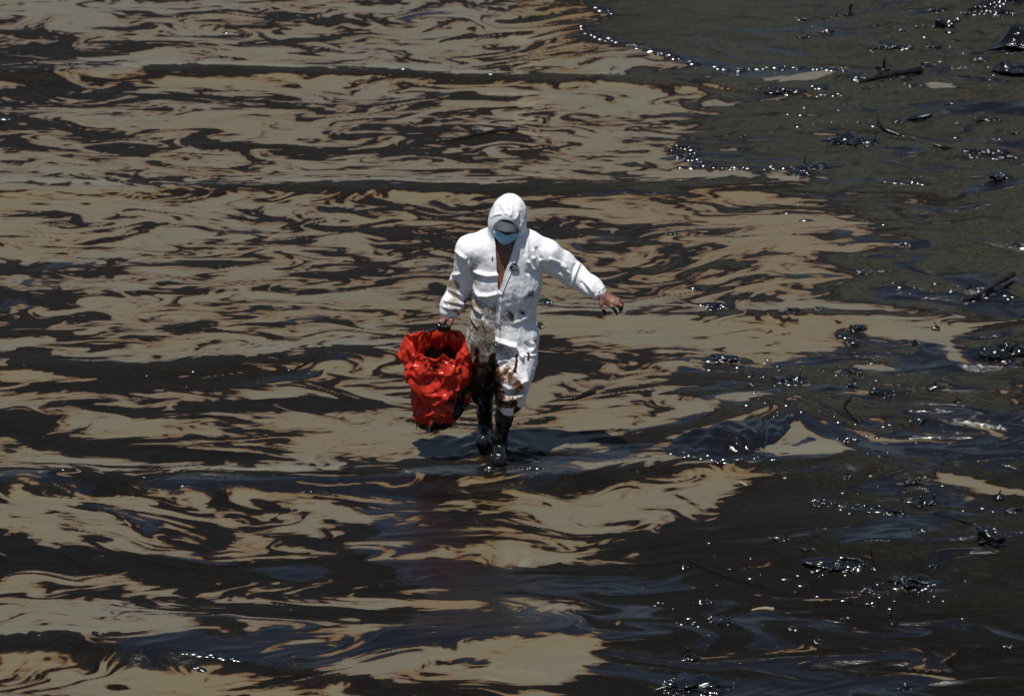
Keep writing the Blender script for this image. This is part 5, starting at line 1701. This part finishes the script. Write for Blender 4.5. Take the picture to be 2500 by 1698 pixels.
# ---- heaps of weed: (x, y, width, label)
CL = [
    (1962, 50, 22, 'small glittering clump left of the top post-like stalk'), (2040, 39, 28, 'low clump just left of the top post-like stalk'),
    (1968, 93, 30, 'clump at the left end of the arching weed near the top'), (2018, 82, 46, 'arching clump of weed joined to a trailing ridge near the top'),
    (2137, 68, 22, 'small comma-shaped clump below the top post-like stalk'), (2201, 84, 26, 'bright glittering clump left of the crusted stone'),
    (2248, 64, 24, 'scatter of weed just left of the crusted stone'), (2334, 44, 20, 'small clump touching the upper right of the crusted stone'),
    (2290, 22, 44, 'clump above the crusted stone by the top edge'), (2282, 112, 36, 'low clump midway between crusted stone and tapering log'),
    (2266, 153, 38, 'starry glittering clump right of the short upright stalk'), (2384, 147, 38, 'glittering clump left of the bulging plastic'),
    (2462, 114, 42, 'glittering clump under the rising sheet'), (2470, 132, 24, 'small dark clump between the rising sheet and bulging plastic'),
    (2104, 195, 44, 'glittering clump on the left end of the tapering log'), (2178, 195, 30, 'bright clump against the middle of the tapering log'),
    (1851, 225, 16, 'tiny clump left of the long dark heap below the sandy tongue'), (1918, 226, 74, 'long dark heap of weed under the sandy tongue near the top'),
    (2316, 255, 24, 'sprig-like clump above the rounded stick'), (2196, 300, 26, 'clump left of the rounded stick'), (2398, 291, 34, 'left one of two clumps by the right edge, far part'),
    (2432, 298, 28, 'right one of two clumps by the right edge, far part'), (2341, 304, 20, 'lone small clump between the rounded stick and the right edge'),
    (2060, 345, 96, 'wide flat heap of weed with a spike, middle of the far slick'), (1818, 335, 16, 'tiny lone clump on the smooth brown oil'),
    (2113, 360, 18, 'tiny clump below the wide flat heap'), (2476, 326, 26, 'clump cut by the right edge above the long frond'),
    (1990, 412, 70, 'glittering heap at the foot of the thin beaded stem'), (1958, 430, 36, 'low clump below the thin beaded stem'),
    (1672, 360, 40, 'upper clump of the glittering group at the oil border'), (1685, 384, 50, 'lower clump of the glittering group at the oil border'),
    (2438, 436, 46, 'glittering clump at the right edge below the long frond'), (1643, 573, 30, 'lone glittering clump on sandy streaks right of the person'),
    (2204, 601, 36, 'clump at the rusty border of the dark oil'), (1747, 748, 54, 'glittering heap on sand beyond the outstretched hand'),
    (1937, 768, 44, 'glittering patch at the lower rim of the sandy streaks'), (2003, 764, 28, 'small dark clump right of that rim patch'),
    (2119, 663, 56, 'bright knobbly strip of weed in the dark right part'), (2362, 708, 22, 'clump above the left end of the broken log'),
    (2094, 807, 40, 'clump at the right end of the pale tongue'), (2053, 822, 34, 'clump on the lower right rim of the pale tongue'), (2078, 842, 34, 'glittering clump below the right end of the pale tongue'),
    (2236, 835, 26, 'clump on the round dark tongue of oil at right'), (1772, 876, 66, 'glittering heap below the left half of the pale tongue'),
    (1925, 932, 80, 'big glittering heap of weed with a stem, below the pale tongue'), (1832, 942, 24, 'small upright clump left of the big glittering heap'),
    (2084, 912, 50, 'glittering clump under the little pale puddle'), (2150, 966, 62, 'dark weed heap right of the hooked twig'), (2082, 950, 30, 'clump left of the dark weed heap'),
    (2336, 978, 26, 'small glittering clump right of the squat stub'), (2240, 1030, 34, 'clump in the dark oil right of the pale pool, upper one'), (2075, 1075, 40, 'clump at the right shore of the pale pool'),
    (2130, 1118, 46, 'glittering heap on the ripple right of the pale pool'), (1310, 800, 40, "glittering weed beside the person's hip"),
    (2235, 1178, 42, 'clump left of the pale streak at right'), (2069, 1169, 24, 'small blue-black clump below the ripple'), (1996, 1230, 38, 'left clump of a chain below the ripple, lower right'),
    (2095, 1232, 40, 'second clump of the chain below the ripple'), (2142, 1240, 40, 'third clump of the chain below the ripple'), (2185, 1252, 44, 'last clump of the chain, left of the two fragments'),
    (2474, 1250, 40, 'clump at the right edge level with the two fragments'), (2398, 1297, 40, 'wet clump on the upper left of the round stone'), (2240, 1300, 40, 'clump left of the round stone'),
    (1900, 1328, 50, 'crinkled strip of weed above the leaf-shaped heap'), (1972, 1352, 40, 'clump between the crinkled strip and the leaf-shaped heap'),
    (2030, 1385, 110, 'leaf-shaped heap of weed at lower right'), (2225, 1428, 96, 'brightest glittering heap at lower right'), (2115, 1441, 38, 'clump left of the brightest heap'),
    (2360, 1416, 20, 'tiny clump right of the brightest heap'), (2280, 1384, 30, 'clump above the brightest heap'), (1724, 1472, 40, 'clump below the long cord'),
    (1760, 1526, 62, 'glittering clump among blue streaks at the bottom'), (2123, 1476, 32, 'dark clump above the straight upright twig'), (1938, 1545, 26, 'small clump right of the blue streaks'),
    (1690, 1676, 150, 'large shining heap cut off by the bottom edge'), (2206, 1672, 36, 'clump near the bottom edge right of the shining heap'), (2464, 1588, 18, 'tiny clump in the black lower right corner'),
    (1996, 1578, 24, 'lone clump in the black oil below the pale sliver'), (2060, 1512, 14, 'bright speck of weed between sliver and upright twig'),
]
for k, (px, py, w, lb) in enumerate(CL):
    clump(px, py, w * .72, lb, 100 + k, hgt=.20 if w > 30 else .34, strands=9 if w > 30 else 3, tilt=.5 * math.sin(k * 1.7))

frond([(2120, 120), (2160, 121), (2195, 119), (2228, 119)], 11, 'straight row of glittering weed below the crusted stone', 1)
frond([(2345, 34), (2400, 32), (2450, 34), (2476, 35)], 13, 'lower edge of the bright weed bank in the top right corner', 2)
frond([(2365, 26), (2420, 14), (2470, 4), (2520, -4)], 16, 'upper slanting weed bank in the top right corner', 3)
frond([(2350, 374), (2390, 376), (2440, 378), (2484, 390)], 16, 'long knobbly frond with double rows of glints by the right edge', 4)
frond([(2103, 217), (2130, 218), (2160, 217)], 7, 'glittering strip just under the tapering log', 5)
frond([(2095, 660), (2130, 664), (2180, 661)], 9, 'thin glittering strip across the dark right part', 6)
frond([(1990, 1215), (2000, 1222), (2060, 1232)], 6, 'slim frond at the head of the clump chain', 7)
frond([(2065, 1372), (2100, 1380), (2112, 1388)], 9, 'narrow blade lying on the leaf-shaped heap', 8)


# ---- froth of oil beads that catch the sun: nobody could count them
BEADS = [
    ([(1415, 62), (1430, 80), (1480, 95), (1560, 115), (1640, 140), (1700, 158)], 150, 5), ([(1440, 15), (1480, 25), (1500, 35)], 40, 4), ([(1740, 168), (1850, 170), (1950, 166), (2060, 172)], 60, 5),
    ([(1655, 382), (1700, 390), (1720, 402), (1790, 412), (1880, 410), (1940, 412)], 110, 4), ([(1665, 358), (1700, 368)], 30, 6), ([(1660, 408), (1700, 410)], 25, 3),
    ([(2158, 452), (2266, 453)], 40, 3), ([(2123, 118), (2227, 119)], 60, 4), ([(1985, 216), (2010, 218)], 25, 3), ([(1990, 232), (2060, 232)], 25, 2), ([(2210, 213), (2250, 213)], 30, 3),
    ([(2375, 28), (2475, 33)], 120, 7), ([(2390, 20), (2480, 4)], 110, 6), ([(2370, 373), (2450, 375)], 60, 3), ([(2370, 384), (2450, 388)], 40, 3), ([(2050, 340), (2130, 345)], 50, 5),
    ([(1950, 412), (2035, 412)], 60, 5), ([(1890, 224), (1960, 224)], 45, 5), ([(1715, 745), (1780, 748)], 70, 4), ([(2095, 660), (2160, 662)], 55, 4), ([(1745, 870), (1810, 880)], 45, 5),
    ([(1890, 925), (1960, 935)], 80, 9), ([(1640, 1105), (1720, 1128), (1780, 1136), (1850, 1125)], 170, 5), ([(2115, 1105), (2150, 1125)], 60, 8), ([(1870, 1135), (1895, 1134)], 25, 2),
    ([(2060, 1395), (2105, 1390)], 50, 6), ([(2190, 1430), (2240, 1440), (2285, 1430)], 110, 8), ([(1620, 1670), (1700, 1690), (1760, 1680)], 190, 16), ([(1740, 1522), (1785, 1528)], 50, 5),
    ([(445, 1616), (500, 1621), (535, 1624), (590, 1628)], 90, 2.5), ([(475, 1640), (500, 1643)], 12, 2), ([(1252, 1150), (1300, 1150), (1330, 1154)], 40, 2.5), ([(1180, 1150), (1215, 1165)], 20, 8),
    ([(1990, 1226), (2200, 1255)], 70, 7), ([(2400, 860), (2470, 890)], 60, 8), ([(2390, 1292), (2430, 1305)], 40, 6), ([(2180, 700), (2480, 730)], 50, 14), ([(1700, 880), (2300, 930)], 90, 26),
    ([(1900, 30), (2450, 130)], 60, 40), ([(1900, 280), (2450, 340)], 60, 40), ([(1800, 1000), (2400, 1090)], 90, 30), ([(1700, 1380), (2400, 1480)], 90, 50), ([(1900, 500), (2450, 640)], 30, 40),
    ([(0, 150), (330, 220)], 6, 30), ([(550, 78), (575, 80)], 6, 2), ([(0, 291), (22, 294)], 8, 1.5), ([(980, 180), (1500, 210)], 3, 12), ([(200, 900), (800, 920)], 4, 14), ([(1150, 1040), (1230, 1140)], 26, 12),
    ([(0, 1160), (900, 1190)], 12, 14), ([(1520, 650), (1720, 690)], 4, 30), ([(2000, 1200), (2480, 1260)], 40, 30), ([(1560, 1450), (1740, 1560)], 34, 30),
    ([(1420, 700), (1440, 705)], 8, 2), ([(1320, 735), (1350, 735)], 14, 3),
]


def beads():
    V0, F0 = ICO0
    r = np.random.default_rng(77)
    VV, FF = [], []
    n = 0
    for pts, cnt, sp in BEADS:
        A = np.array(pts, float)
        seg = np.hypot(*np.diff(A, axis=0).T)
        cu = np.concatenate([[0], np.cumsum(seg)]) / seg.sum()
        for s in r.uniform(0, 1, int(cnt * (1.05 if sp < 20 else .4))):
            px = np.interp(s, cu, A[:, 0]) + r.normal(0, 2)
            py = np.interp(s, cu, A[:, 1]) + r.normal(0, sp * .6)
            c, m = spot(px, py)
            R = (1.4 + 4.6 * r.uniform() ** 2.2) * m
            a = r.uniform(1.6, 5.0)
            VV.append(V0 * np.array([R * a, R * r.uniform(1.2, 2.2), R * r.uniform(.8, 1.2)]) * (1 + .02 * r.standard_normal((len(V0), 1))) + c + [0, 0, -R * r.uniform(.3, .6)])
            FF.append(F0 + n)
            n += len(V0)
    for px0, py0, w, _ in CL:
        for k in range(int(2 + w * .22)):
            px = px0 + r.normal(0, w * .30)
            c, m = spot(px, py0 + r.normal(0, w * .09))
            R = (1.2 + 3.6 * r.uniform() ** 2) * m
            VV.append(V0 * np.array([R * r.uniform(1, 2.6), R * r.uniform(1.0, 2.0), R * r.uniform(.8, 1.3)]) + c + [0, 0, -R * r.uniform(.1, .5)])
            FF.append(F0 + n)
            n += len(V0)
    me = mesh_from('oil_beads', np.concatenate(VV), np.concatenate(FF))
    obj('oil_beads', me, wet_oil('oil_beads', (0.003, 0.003, 0.003), 0.12, 0.0, 20.0, 1.75), kind='stuff', label='glittering beads and froth of thick oil along the slick', category='oil froth')


beads()


# ---- a second worker farther out, beyond the upper edge of the picture; the water mirrors them
def copy_tree(o, parent=None):
    k = o.copy()
    COL.objects.link(k)
    k.parent = parent
    for ch in o.children:
        copy_tree(ch, k)
    return k


p2 = copy_tree(person)
p2.location = (0.25, 9.95, 0.0)
p2.rotation_euler = (0, 0, math.pi)
p2['label'] = 'second person in white farther out, seen only as a pale reflection at the top'
b2 = copy_tree(bag)
b2.location = (0.25, 9.95, 0.0)
b2.rotation_euler = (0, 0, math.pi)
b2['label'] = 'red bag of the farther person, seen only as a reddish reflection at the top'
